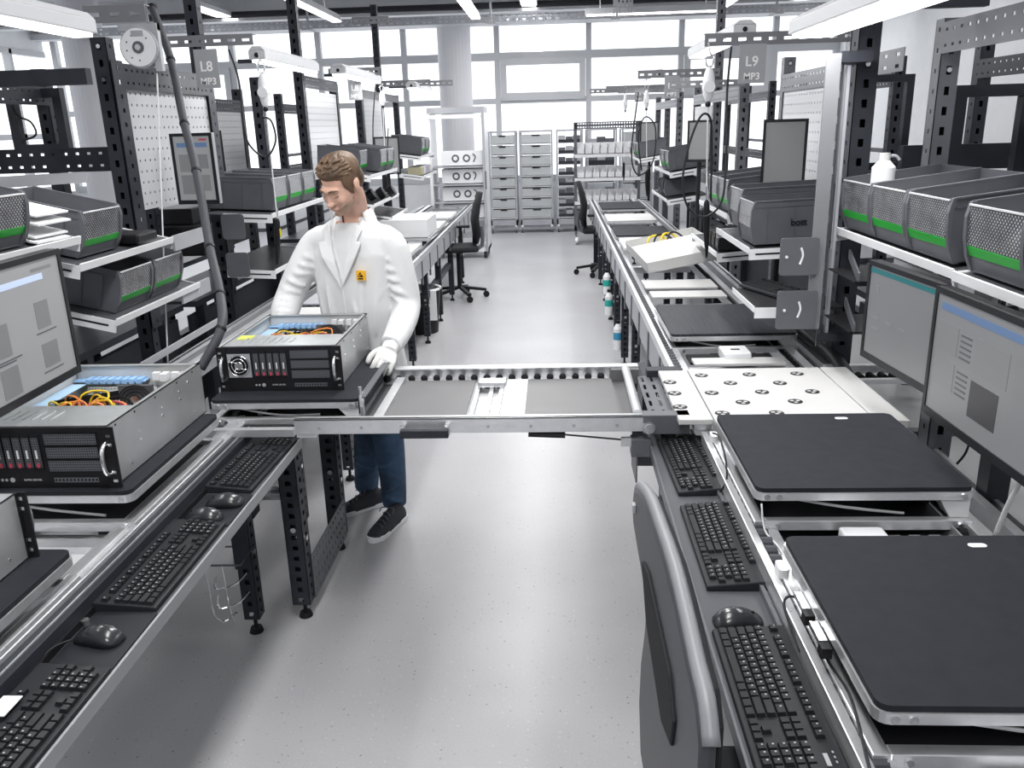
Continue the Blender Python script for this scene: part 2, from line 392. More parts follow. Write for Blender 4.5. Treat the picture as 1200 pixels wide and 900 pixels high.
# ceiling lamps of the hall: housings with lit diffusers, at the area lights
first = None
k = 0
for lx, ly in LAMP_ROWS:
    if first is None:
        first = thing('ceiling_lamp', None, 'ceiling lamp')
        MB().box((-.13, -1.1, .0), (.13, 1.1, .06)).build('housing', LAMPH, first)
        MB().box((-.11, -1.07, -.012), (.11, 1.07, -.001)).build('diffuser', TUBE, first)
        MB().box((-.008, -.8, .06), (.008, -.79, .3)).build('rod', ALUD, first); MB().box((-.008, .8, .06), (.008, .79, .3)).build('rod', ALUD, first)
        o = first
    else: o = copy_tree(first)
    o.location = (lx, ly, 3.64)
    tag(o, 'white ceiling lamp with a lit flat diffuser, %s row, %s from the windows' % ({-5.2: 'left', -.35: 'middle', 3.9: 'right'}[lx], {14.0: 'first', 10.9: 'second', 7.8: 'third', 4.7: 'fourth', 1.6: 'fifth', -1.5: 'sixth'}[ly]), group='hall ceiling lamps')
def hang_lamp(lab, x, y, z, L=2.0, w=.13):
    t = thing('pendant_lamp', lab, 'lamp', (x, y, z))
    MB().hexa([(-w / 2, -L / 2, 0), (w / 2, -L / 2, 0), (w / 2, L / 2, 0), (-w / 2, L / 2, 0), (-w / 4, -L / 2, .08), (w / 4, -L / 2, .08), (w / 4, L / 2, .08), (-w / 4, L / 2, .08)]).build('housing', LAMPH, t)
    MB().box((-w / 2 + .01, -L / 2 + .02, -.012), (w / 2 - .01, L / 2 - .02, 0)).build('diffuser', TUBE, t)
    for s in (-.7, .7): MB().cyl((0, s, .08), (0, s, 3.95 - z), .006, 6).build('rod', ALUD, t)
    return t
hang_lamp('long pendant tube lamp over the middle of the aisle, near the top edge', -0.98, 10.4, 3.2, 2.6)
hang_lamp('long pendant tube lamp hanging above the second left workstation row', -2.75, 10.2, 3.2, 2.6)
hang_lamp('long pendant tube lamp hanging above the second right sign arm', 1.95, 9.2, 3.1, 2.6)
hang_lamp('crosswise lit tube lamp before the right window bays', 1.35, 12.2, 3.25, 1.8).rotation_euler.z = math.pi / 2
# white hanging bracket of the cable tray
t = thing('tray_bracket', 'white perforated ceiling bracket hanging above the far rack', 'bracket', (0.86, 12.0, 3.3))
MB().perf((-.05, 0, -.12), (.10, 0, 0), (0, 0, .75), 2, 9, .4, .5).build('bracket_post', STEELL, t)
MB().perf((.05, 0, .0), (.16, 0, 0), (0, 0, .10), 3, 2, .4, .5).perf((.14, -.01, -.06), (.06, 0, 0), (0, 0, .7), 1, 8, .4, .5).build('bracket_arm', STEELL, t)

# ================================================================ WORKBENCH / CONVEYOR LINES
def foot(mb, x, y):
    mb.cyl((x, y, 0), (x, y, .02), .028, 12, .022).cyl((x, y, .02), (x, y, .07), .008, 8)
def leg_post(x, y, z1, parent, s=.028, name='leg', mt=STEEL, z0=.07, rows=18):
    """square perforated leg with a screw foot"""
    h = z1 - z0; p = MB(); n = max(2, int(h / .045))
    p.perf((x - s, y - s, z0), (2 * s, 0, 0), (0, 0, h), 1, n, .3, .4)
    p.perf((x + s, y - s, z0), (0, 2 * s, 0), (0, 0, h), 1, n, .3, .4)
    p.perf((x - s, y + s, z0), (0, -2 * s, 0), (0, 0, h), 1, n, .3, .4)
    p.box((x - s, y + s - .003, z0), (x + s, y + s, z1))
    o = p.build(name, mt, parent)
    if z0 < .1:
        f = MB(); foot(f, x, y); f.build('screw_foot', RUBBER, o)
    b = MB().cyl((x - s - .004, y, z0 + .28), (x + s + .004, y, z0 + .28), .011, 10).cyl((x, y - s - .004, z0 + .33), (x, y, z0 + .33), .011, 10)
    b.build('bolt', CHROME, o)
    return o
def wheel_strip(parent, x, y0, y1, z, step=.05, r=.018, individually=True, mt=RUBBER, w=.02):
    n = int((y1 - y0) / step)
    if individually:
        me = MB().cyl((-w / 2, 0, 0), (w / 2, 0, 0), r, 10).mesh('wheel', mt)
        for i in range(n): link('wheel', me, parent, loc=(x, y0 + (i + .5) * step, z))
    else:
        b = MB()
        for i in range(n): b.cyl((x - w / 2, y0 + (i + .5) * step, z), (x + w / 2, y0 + (i + .5) * step, z), r, 8)
        tag(b.build('wheel_row', mt, parent), kind='stuff')
def line(side, y0, y1, label, legs, near=False, panel=False, cross=()):
    """one roller line section; side +1 right, -1 left of the aisle"""
    X = lambda u: -0.31 + side * u
    t = thing('roller_bench', label, 'workbench', (0, 0, 0))
    if side < 0 and near == 'wide':
        MB().box((X(.842), y0, .80), (X(.905), y1, .846)).box((X(.862), y0, .846), (X(.885), y1, .852)).build('inner_rail', ALU, t, .002)
        MB().box((X(.800), y0, .79), (X(.842), y1, .835)).build('dark_cover_strip', STEEL, t, .002)
        MB().box((X(.818), y0, .835), (X(.822), y1, .838)).build('silver_bead', ALU, t)
    else: MB().box((X(.804), y0, .80), (X(.820), y1, .845)).box((X(.802), y0, .8451), (X(.823), y1, .852)).build('inner_rail', ALU, t, .002)
    if near != 'wide': MB().box((X(.856), y0, .80), (X(.885), y1, .838)).box((X(.82), y0, .795), (X(.90), y1, .7995)).build('inner_wheel_track', ALU, t)
    MB().box((X(1.37), y0, .80), (X(1.41), y1, .85)).build('outer_rail', ALU, t, .002)
    MB().box((X(1.33), y0, .80), (X(1.335), y1, .845)).box((X(1.33), y0, .795), (X(1.37), y1, .80)).build('outer_wheel_track', ALUD, t)
    MB().box((X(1.47), y0, .78), (X(1.50), y1, .84)).box((X(1.53), y0, .78), (X(1.545), y1, .83)).box((X(1.41), y0, .76), (X(1.56), y1, .78)).build('outer_profile', ALUD, t)
    for yy in (y0 + .02, y1 - .05): MB().box((X(.86), yy, .76), (X(1.37), yy + .04, .80)).build('cross_bar', ALUD, t)
    for yy in cross: MB().box((X(.90), yy, .775), (X(1.33), yy + .05, .82)).build('cross_bar', ALU, t)
    if near != 'wide': wheel_strip(t, X(.838), y0 + .02, y1, .836, step=.045, individually=bool(near), mt=BIND, w=.028)
    wheel_strip(t, X(1.352), y0 + .02, y1, .828, individually=False)
    for u, y in legs: leg_post(X(u), y, .79, t)
    if panel:
        yy = y0 + .02; n = 0
        while yy < y1 - .3:
            L = min(.50, y1 - yy)
            MB().box((X(.806), yy + .02, .655), (X(.812), yy + L - .03, .80)).build('side_panel', STEELL, t)
            MB().box((X(.80), yy + L - .025, .60), (X(.815), yy + L + .01, .80)).build('panel_strut', STEELM, t)
            yy += L
    # floor cross feet
    for u, y in legs:
        pass
    return t
# ---- left line, near section
LN = line(-1, 0.9, 2.92, 'near left roller bench under the two open server cases', [(1.40, 1.0), (1.40, 2.8)], near='wide', cross=(1.35, 1.95, 2.40))
RN = line(1, 0.9, 2.70, 'near right roller bench carrying the black lift platforms', [(.86, 1.2), (1.38, 1.2), (1.38, 2.6)], near=True, cross=(1.80, 2.62))
LM = line(-1, 2.94, 6.9, 'left roller bench running behind the worker', [(.845, 4.25), (.845, 5.35), (.845, 6.47), (1.42, 4.25), (1.42, 5.35), (1.42, 6.47), (1.42, 3.2)], near=True, panel=False, cross=(3.9, 4.8, 5.7, 6.6))
RM = line(1, 3.34, 7.5, 'right roller bench behind the perforated white sheet', [(.83, 3.46), (.83, 3.72), (.86, 4.62), (.86, 5.6), (.86, 6.49), (.86, 7.32), (1.4, 3.5), (1.4, 4.6), (1.4, 5.6), (1.4, 7.3)], near=True, panel=True, cross=(3.55, 4.55, 4.9, 5.5, 6.3))
LF = line(-1, 6.92, 11.6, 'far left roller bench beside the chair and waste bin', [(.845, 7.3), (.845, 8.19), (.845, 9.22), (.845, 10.3), (1.4, 7.3), (1.4, 9.2), (1.4, 11.0)], panel=True, cross=(7.6, 8.4, 9.2, 10.2, 11))
RF = line(1, 7.52, 11.9, 'far right roller bench ending beside the far chair', [(.86, 8.14), (.86, 9.07), (.86, 10.0), (.86, 11.2), (1.4, 8.1), (1.4, 10), (1.4, 11.5)], panel=True, cross=(8.0, 8.7, 9.3, 9.9, 10.7, 11.4))
# side panels behind the worker only past the man
for yy in (4.3, 4.85, 5.4, 5.95, 6.45):
    MB().box((-.31 - .812, yy, .66), (-.31 - .806, yy + .48, .80)).build('side_panel', STEELL, LM)
    MB().box((-.31 - .815, yy + .49, .60), (-.31 - .80, yy + .53, .80)).build('panel_strut', STEELM, LM)
# lower stretchers of the left bench
MB().box((-1.20, 4.2, .32), (-1.15, 6.5, .37)).build('stretcher', STEEL, LM)
MB().box((-1.20, 7.3, .38), (-1.15, 9.2, .43)).build('stretcher', STEEL, LF)
# under-bench slider cart shape beneath near left line: dark shelf with white panel
MB().box((-1.66, 1.72, .79), (-1.215, 2.06, .80)).build('white_base_sheet', WHITE, LN)
MB().box((-1.66, 1.2, .70), (-1.20, 1.78, .71)).build('dark_base_sheet', BLACK, LN)
MB().box((-1.66, 2.4, .72), (-1.20, 2.9, .73)).build('dark_base_sheet', BLACK, LN)

# ---- keyboard trays
LIPG = mat('tray_lip_grey', (.30, .305, .32), .45, .2)
def kb_tray(side, y0, y1, label, u0, u1, z=.785, mt=TRAYG, lip=None):
    X = lambda u: -0.31 + side * u
    t = thing('keyboard_tray', label, 'keyboard tray')
    MB().box((X(u0), y0, z - .012), (X(u1), y1, z)).build('tray_board', mt, t)
    MB().box((X(u0), y0, z - .03), (X(u0 - .007), y1, z + .006)).build('front_lip', lip or LIPG, t, .0015)
    MB().box((X(u1), y0, z - .02), (X(u1 + .010), y1, z + .018)).build('rear_strip', BLACK if side < 0 else STEELM, t)
    return t
TL = kb_tray(-1, .85, 2.84, 'long grey keyboard tray along the left bench with an aluminium lip', .635, .795)
TR = kb_tray(1, .85, 2.86, 'long grey keyboard tray along the right bench beside the chair back', .64, .79, lip=STEELM)
# dark screw strip of the left tray
for y in (1.03, 1.42, 1.64, 2.05, 2.45): MB().cyl((-1.100, y, .786), (-1.100, y, .800), .009, 10).build('screw', CHROME, TL)
# dark mouse mats on the left tray
for y0, y1, lab in ((1.455, 1.69, 'dark square mouse mat on the left tray under the nearest mouse'), (2.135, 2.35, 'dark square mouse mat on the left tray under the pair of mice')):
    tag(MB().rslab(-1.10, y0, -.95, y1, .7855, .789, .006).build('mouse_mat', TRAYD), lab, 'mouse mat')
# end bracket of the right tray
t = thing('end_bracket', 'grey folded sheet bracket below the bridge hinge at the tray end', 'bracket')
MB().box((.275, 2.87, .655), (.46, 2.885, .84)).box((.275, 2.72, .655), (.281, 2.87, .76)).build('bracket_plate', STEELM, t)
leg_post(.40, 2.80, .77, t, name='perforated_leg', mt=STEELM)
# left tray legs and stand
t = thing('tray_leg_stand', 'single dark perforated leg under the left keyboard tray', 'leg stand')
leg_post(-1.185, 2.79, .765, t, s=.03)
MB().box((-1.215, 2.74, .30), (-1.155, 2.755, .74)).build('sleeve', STEEL, t)
MB().box((-1.15, 2.70, .70), (-1.02, 2.76, .765)).build('tray_support', STEEL, t)
t = thing('leg_stand', 'dark perforated U shaped floor stand under the start of the bridge', 'leg stand')
leg_post(-1.02, 2.90, .80, t, s=.036); leg_post(-1.02, 3.46, .80, t, s=.036)
MB().perf((-.978, 2.92, .07), (0, .53, 0), (0, 0, .19), 12, 4, .35, .3).build('foot_plate', STEELM, t)
MB().box((-1.055, 2.92, .78), (-.985, 3.46, .82)).build('top_bar', STEEL, t)
MB().cyl((-1.20, 3.05, .47), (-1.05, 3.05, .47), .028, 14).build('cross_tube', ALUD, t)
MB().cyl((-1.20, 3.30, .66), (-1.05, 3.30, .66), .028, 14).build('cross_tube', ALUD, t)
MB().box((-1.30, 2.96, .40), (-1.21, 3.04, .54)).build('clamp', BLACK, t)
t = thing('rear_leg_stand', 'dark perforated leg standing behind the U shaped floor stand', 'leg stand')
leg_post(-1.25, 3.62, .79, t, s=.036); MB().box((-1.29, 2.75, .50), (-1.23, 3.6, .60)).build('stretcher', STEELM, t)
t = thing('foot_bracket', 'black foot bracket under the left bench at the bottom edge', 'bracket'); MB().box((-1.32, 1.56, .30), (-1.20, 1.62, .36)).box((-1.23, 1.56, .36), (-1.20, 1.62, .385)).build('bracket_bar', BLACK, t); MB().box((-1.32, 1.57, 0), (-1.26, 1.61, .30)).build('leg', BLACK, t)
# wire basket hanging on the tray leg
t = thing('wire_basket', 'thin open wire cup holder hooked on the dark tray leg', 'wire holder', (-1.215, 2.70, .16))
w_ = MB(); R = .004
w_.tube([(-.10, -.07, .22), (.07, -.07, .22), (.07, .07, .22), (-.10, .07, .22), (-.10, -.07, .22)], R, 6, 1).build('top_ring', STEELM, t)
MB().tube([(-.09, -.06, .22), (-.07, -.05, .14), (-.07, -.04, .0), (-.05, 0, -.06), (0, 0, -.02)], R, 6, 3).build('wire', CHROME, t)
MB().tube([(.0, -.07, .22), (.0, -.06, .05), (.0, -.03, -.05)], R, 6, 3).build('wire', CHROME, t)
for z, r in ((.13, .06), (.05, .055)):
    MB().tube([(-.07, .02, z - .01), (-.04, -.05, z - .02), (.03, -.05, z), (.06, 0, z + .02)], R, 6, 4).build('wire', CHROME, t)

# ================================================================ LIFT PLATFORMS
def platform(label, x0, y0, x1, y1, z=.95, lower=True, top=MATTE, zl=.86, blocks=True, slot=None, grip=None):
    t = thing('lift_platform', label, 'platform')
    MB().rslab(x0 + .004, y0 + .004, x1 - .004, y1 - .004, z - .012, z, .022).build('top_board', top, t)
    MB().rslab(x0, y0, x1, y1, z - .034, z - .0125, .026).build('upper_frame', ALU, t)
    if lower:
        MB().box((x0 + .03, y0 - .004, zl - .028), (x1 - .03, y0 + .022, zl)).build('lower_frame', ALU, t, .002)
        MB().box((x0 + .03, y1 - .022, zl - .028), (x1 - .03, y1 + .004, zl)).build('lower_frame', ALU, t, .002)
        MB().box((x0, y0 - .004, zl - .028), (x0 + .03, y1, zl)).build('lower_frame', ALU, t, .002)
        MB().box((x1 - .03, y0 - .004, zl - .028), (x1, y1, zl)).build('lower_frame', ALU, t, .002)
        MB().box((x0 + .03, y0 + .02, zl - .02), (x1 - .03, y1 - .02, zl - .016)).build('black_tray', BLACK, t)
        MB().tube([(x0 + .1, y0 + .03, z - .04), (x0 + .25, y0 + .035, z - .07), (x0 + .4, y0 + .04, zl)], .004, 6).build('cable', CABLEW, t)
    for a, b in ((x0 + .03, -1), (x0 + .06, -1), (x1 - .03, -1)):
        MB().cyl((a, y0 - .004, z - .023), (a, y0 + .002, z - .023), .008, 10).build('screw', CHROME, t)
        if lower: MB().cyl((a, y0 - .009, zl - .014), (a, y0, zl - .014), .008, 10).build('screw', CHROME, t)
    if blocks:
        a = x1 - .066
        MB().hexa([(a + .012, y0 + .012, zl), (a + .06, y0 + .012, zl), (a + .06, y0 + .07, zl), (a + .012, y0 + .07, zl), (a - .02, y0 + .012, z - .034), (a + .06, y0 + .012, z - .034), (a + .06, y0 + .07, z - .034), (a - .02, y0 + .07, z - .034)]).build('corner_block', WHITE, t, .002)
        for xx in (x0 + .05, x1 - .09): MB().box((xx, y0 + .12, zl - .01), (xx + .03, y1 - .12, z - .034)).build('lift_slide', BLACK, t)
    if slot: plabel(MB().rslab(slot[0] - .02, slot[1] - .009, slot[0] + .02, slot[1] + .009, z, z + .0008, .008).build('grip_slot', WHITE, t), 'white oval grip slot')
    return t
p = platform('nearest large black lift platform on the right bench, lower right corner', .515, 1.165, 1.075, 1.76, slot=(.93, 1.71))
platform('second black lift platform on the right bench, before the perforated white sheet', .515, 2.015, 1.075, 2.60, slot=(.905, 2.55), )
platform('ribbed black lift platform on the right bench, behind the perforated white sheet', .535, 3.80, 1.12, 4.46, z=.92, top=RIBBED, zl=.855)
platform('black platform carrying the nearer full open server case', -1.66, 2.02, -1.155, 2.66, z=.95, blocks=False)
platform('black platform at the lower left carrying the cut off server case', -1.66, 1.15, -1.155, 1.74, z=.93, blocks=False)
platform('black platform under the server case the worker is pushing', -1.28, 2.86, -.72, 3.56, z=.93, blocks=True)
# lower drawers between near right platforms: white box, rails
t = thing('white_module', 'small white plastic module with a dark window between the two platforms', 'module')
MB().box((.725, 1.84, .80), (.835, 1.99, .855)).build('module_body', WHITE, t, .006)
MB().box((.765, 1.90, .855), (.795, 1.93, .8565)).build('window', BLACK, t)
t = thing('slide_rails', 'steel slide rails in the gap between the two black platforms', 'rails')
for x in (.86, .91, .96, 1.01): MB().box((x, 1.75, .80), (x + .028, 2.0, .825)).build('rail', CHROME if x < .9 else ALUD, t)
t = thing('floor_sheet', 'grey sheet lying in the right bench bed below the platforms', 'sheet')
MB().box((.60, 1.0, .765), (1.05, 2.68, .775)).build('sheet', STEELM, t)
t = thing('white_module', 'small white plastic module at the lower right corner under the platform', 'module')
MB().box((.70, 1.06, .74), (.86, 1.15, .835)).build('module_body', WHITE, t, .006)
# perforated white sheet with round grip cutouts
t = thing('white_sheet', 'large white sheet with rows of round cutouts on the right bench', 'sheet')
sx0, sx1, sy0, sy1, sz = .405, 1.17, 2.66, 3.28, .90
MB().box((.415, sy0 + .03, sz - .02), (.53, sy1, sz)).build('left_sheet', OFFW, t, .003)
MB().box((.535, sy0, sz - .02), (1.06, sy1 + .02, sz)).build('middle_sheet', OFFW, t, .003)
MB().box((1.065, sy0, sz - .02), (1.17, sy1 + .02, sz)).build('right_sheet', OFFW, t, .003)
MB().box((.47, sy0 + .05, sz - .05), (.53, sy1, sz - .02)).build('support', ALU, t)
rg = MB()
for i in range(12):
    a = 2 * math.pi * i / 12
rr = .026
def cutout(x, y):
    b = MB(); n = 18
    b.m(0).cyl((x, y, sz), (x, y, sz + .0012), rr, n)
    b.m(1)
    for k in range(3):
        a = 2.1 * k + .5
        b.sphere((x + .012 * math.cos(a), y + .012 * math.sin(a), sz + .0015), (.008, .006, .0015), 8, 4)
    b.build('round_cutout', [BLACK, OFFW], t)
for px, py in ((553, 0),): pass
for px, py in ((822, 440), (878, 439), (934, 438), (785, 448), (856, 449), (914, 449), (790.5, 461), (834, 460.5), (893, 459.5), (952, 459), (797, 477), (870.5, 471.5), (932, 470.5), (846.5, 484.5), (910, 484)):
    q = at(px, py, z=sz); cutout(q.x, q.y)
# roller strip running off to the right behind the sheet
t = thing('cross_roller_strip', 'short aluminium roller strip leading off right below the monitor', 'roller strip')
MB().box((1.12, 3.40, .84), (1.44, 3.43, .875)).box((1.12, 3.25, .84), (1.40, 3.28, .858)).build('rail', ALU, t)
for i in range(6): MB().cyl((1.15 + i * .046, 3.31, .845), (1.15 + i * .046, 3.36, .845), .016, 10).build('wheel', RUBBER, t)
MB().box((1.08, 2.65, .80), (1.20, 3.24, .84)).build('slide_profile', ALUD, t)

# ================================================================ BRIDGE
B = thing('transfer_bridge', 'aluminium roller bridge hinged across the aisle between both benches', 'bridge', (0, 0, 0))
MB().box((-.93, 2.745, .838), (.325, 2.760, .895)).box((-.93, 2.745, .888), (.325, 2.775, .895)).build('front_rail', ALU, B, .0015)
MB().box((-.78, 3.36, .84), (.34, 3.375, .905)).box((-.78, 3.33, .90), (.34, 3.375, .907)).build('back_rail', ALU, B, .0015)
MB().box((-.78, 3.29, .852), (.22, 3.36, .856)).build('wheel_ledge', ALU, B)
me = MB().cyl((-.008, 0, 0), (.008, 0, 0), .0165, 12).mesh('wheel', RUBBER)
me = MB().sphere((0, 0, 0), (.015, .014, .016), 10, 6).mesh('wheel', RUBBER)
for i in range(19): link('wheel', me, B, loc=(-.76 + i * .0525, 3.315, .868))
me2 = MB().cyl((0, 0, 0), (0, -.003, 0), .006, 8).mesh('screw', ALUD)
for i in range(8): link('screw', me2, B, loc=(-.84 + i * .15, 2.745, .862))
plabel(MB().box((-.62, 2.775, .862), (-.33, 3.285, .868)).build('cover_plate', PLATEG, B), 'grey cover plate nearer the server')
plabel(MB().box((-.115, 2.775, .862), (.225, 3.285, .868)).build('cover_plate', PLATEG, B), 'grey cover plate nearer the hinge')
MB().box((-.205, 2.775, .864), (-.115, 3.285, .870)).build('white_strip', OFFW, B)
MB().box((-.32, 2.775, .845), (-.21, 3.285, .85)).box((-.32, 2.775, .85), (-.305, 3.285, .866)).box((-.265, 2.775, .85), (-.25, 3.285, .862)).box((-.225, 2.775, .85), (-.21, 3.285, .866)).build('slide_channel', CHROME, B)
MB().box((-.315, 3.20, .862), (-.20, 3.26, .885)).build('latch_block', ALUD, B, .004)
MB().box((-.725, 2.765, .835), (-.66, 3.33, .845)).build('bed_plate', STEELM, B)
MB().box((-.66, 2.775, .855), (-.625, 3.30, .880)).build('entry_strip', ALU, B)
MB().box((.225, 2.775, .845), (.31, 3.30, .850)).build('end_plate', PLATEG, B)
MB().box((.225, 3.30, .84), (.34, 3.36, .90)).build('end_block', PLATEG, B)
MB().cyl((.285, 2.78, .89), (.285, 3.31, .90), .017, 14).build('round_bar', ALU, B)
h = MB().box((-.545, 2.690, .838), (-.375, 2.712, .868)).build('handle', STEEL, B, .004)
for x in (-.545, -.390): MB().box((x, 2.705, .842), (x + .018, 2.748, .880)).build('handle_mount', CHROME, h, .003)
MB().box((-.30, 2.80, .845), (-.02, 2.83, .858)).build('gas_spring_body', BLACK, B)
MB().cyl((-.10, 2.76, .826), (.03, 2.76, .822), .010, 10, .012).build('gas_spring', BLACK, B); MB().cyl((.03, 2.76, .823), (.25, 2.76, .800), .0035, 8).build('gas_spring_rod', CABLE, B)
MB().box((.225, 2.75, .78), (.265, 2.77, .81)).build('spring_mount', ALU, B)
H_ = thing('hinge_bracket', 'grey hinge bracket with a bright bolt at the right end of the bridge', 'bracket')
MB().box((.30, 2.735, .83), (.46, 2.79, .90)).box((.26, 2.735, .745), (.33, 2.79, .81)).box((.255, 2.75, .84), (.31, 2.80, .885)).build('hinge_block', STEELM, H_, .002)
MB().cyl((.318, 2.735, .858), (.318, 2.722, .858), .022, 20).cyl((.318, 2.722, .858), (.318, 2.718, .858), .014, 20).build('hinge_bolt', CHROME, H_)
MB().perf((.33, 2.80, .872), (.11, 0, 0), (0, .50, 0), 3, 5, .3, .6).build('slotted_plate', STEELM, H_)
MB().box((.37, 3.28, .80), (.50, 3.34, .90)).box((.36, 3.34, .70), (.39, 3.55, .86)).build('rear_block', STEEL, H_)
MB().box((.37, 2.80, .850), (.485, 2.86, .858)).box((.37, 2.80, .80), (.38, 2.86, .850)).build('black_hood', BLACK, H_, .003)
MB().box((.425, 2.80, .79), (.445, 2.805, .84)).build('white_tab', WHITE, H_)
# left seat of the bridge
t = thing('bridge_rest', 'aluminium rest bar and dark block at the left end of the bridge', 'bracket')
MB().box((-1.32, 2.73, .835), (-.93, 2.76, .862)).build('rest_bar', ALU, t)
MB().box((-1.17, 2.83, .82), (-1.04, 2.90, .838)).box((-1.04, 2.83, .79), (-.97, 2.90, .838)).build('dark_block', BLACK, t, .003)
MB().box((-1.075, 2.825, .785), (-1.045, 2.83, .82)).build('white_tab', WHITE, t)
MB().box((-.93, 2.76, .82), (-.86, 2.80, .835)).build('white_foot', WHITE, t)
t = thing('side_stop', 'dark slotted side rail beside the pushed server platform', 'rail')
MB().perf((-.715, 2.84, .88), (0, .62, 0), (0, 0, .06), 14, 1, .5, .3).build('stop_rail', STEEL, t)
MB().box((-.715, 2.84, .94), (-.69, 3.46, .945)).build('stop_lip', STEELM, t)
MB().box((-.71, 2.83, .87), (-.70, 2.86, .96)).cyl((-.706, 2.835, .955), (-.706, 2.835, .985), .007, 8).build('end_pin', CHROME, t)
# ================================================================ KEYBOARDS AND MICE
def key_mesh(w, d, h=.008, legend=True):
    b = MB(); k = .0022
    b.m(0).add([(0, 0, 0), (w, 0, 0), (w, d, 0), (0, d, 0), (k, k, h), (w - k, k, h), (w - k, d - k, h), (k, d - k, h)],
          [(4, 5, 6, 7), (0, 1, 5, 4), (1, 2, 6, 5), (2, 3, 7, 6), (3, 0, 4, 7)])
    if legend: b.m(1).add([(w * .25, d * .50, h + .0003), (w * .25 + .0034, d * .50, h + .0003), (w * .25 + .0034, d * .50 + .0036, h + .0003), (w * .25, d * .50 + .0036, h + .0003)], [(0, 1, 2, 3)])
    return b.mesh('key', [KEYC, LEGEND])
KM = {}
def keym(wu, lg=True):
    q = (wu, lg)
    if q not in KM: KM[q] = key_mesh(wu * .019 - .0012, .0178, legend=lg)
    return KM[q]
def keyboard(label, loc, rz, single=True, flat=False, shell=KEYB, badge=False):
    """local: x along the length 0..0.45 (left to right for the typist), y depth 0..0.155, space bar at y=0"""
    t = thing('keyboard', label, 'keyboard', loc, (0, 0, rz))
    L, D = .452, .158
    MB().hexa([(0, 0, 0), (L, 0, 0), (L, D, 0), (0, D, 0), (.002, .002, .013), (L - .002, .002, .013), (L - .003, D - .003, .025), (.003, D - .003, .025)]).build('keyboard_body', shell, t, .003)
    sl = (.025 - .013) / D
    rows = [[(1.25, 0)] * 3 + [(6.25, 0)] + [(1.25, 0)] * 4, [(2.25, 0)] + [(1, 1)] * 10 + [(2.75, 0)], [(1.75, 0)] + [(1, 1)] * 11 + [(2.25, 0)],
            [(1.5, 0)] + [(1, 1)] * 12 + [(1.5, 1)], [(1, 1)] * 13 + [(2, 0)]]
    keys = []
    for r, row in enumerate(rows):
        x = .010
        for wu, lg in row: keys.append((wu, bool(lg), x, .012 + r * .019)); x += wu * .019
    for i, gx in enumerate((0, 2, 3, 4, 5, 6.5, 7.5, 8.5, 9.5, 11, 12, 13, 14)): keys.append((1, True, .010 + gx * .019, .012 + 5.5 * .019 + .004))
    for c in range(3):
        for r in (3, 4): keys.append((1, False, .302 + c * .019, .012 + r * .019))
        keys.append((1, False, .302 + c * .019, .012))
        keys.append((1, True, .302 + c * .019, .012 + 5.5 * .019 + .004))
    keys.append((1, False, .321, .012 + .019))
    for c in range(4):
        for r in range(5):
            if c == 3 and r in (0, 2): continue
            keys.append((1, c < 3, .366 + c * .019, .012 + r * .019))
    rot = math.atan(sl)
    if single:
        for wu, lg, x, y in keys:
            o = link('key', keym(wu, lg), t, loc=(x, y, .013 + y * sl)); o.rotation_euler.x = rot
    else:
        b = MB()
        for wu, lg, x, y in keys:
            w_ = wu * .019 - .0012; d = .0178; z = .013 + y * sl; k = .002
            b.m(0).add([(x, y, z), (x + w_, y, z), (x + w_, y + d, z + .001), (x, y + d, z + .001), (x + k, y + k, z + .008), (x + w_ - k, y + k, z + .008), (x + w_ - k, y + d - k, z + .009), (x + k, y + d - k, z + .009)],
                  [(4, 5, 6, 7), (0, 1, 5, 4), (1, 2, 6, 5), (2, 3, 7, 6), (3, 0, 4, 7)])
        tag(b.build('keys', [KEYC, LEGEND], t), kind='stuff')
    if badge:
        MB().box((.395, .120, .0235), (.425, .128, .0250)).build('status_lights', LEGEND, t)
        for i in range(3): MB().box((.39 + i * .012, .137, .0247), (.395 + i * .012, .140, .0258)).build('status_light', LEGEND, t)
    return t
HP = math.pi / 2
# right tray: the typist stands in the aisle and looks right (+x); typist's right hand is towards the camera
def kbR(label, xnear, ystart, dz=0, **k): return keyboard(label, (xnear, ystart, .786 + dz), -HP + k.pop('tw', 0), **k)
kbR('grey black keyboard at the bridge end of the right tray', .35, 2.775, tw=.03)
kbR('flat black keyboard in the middle of the right tray', .355, 2.24)
kbR('large black keyboard nearest the camera on the right tray', .335, 1.615, badge=True)
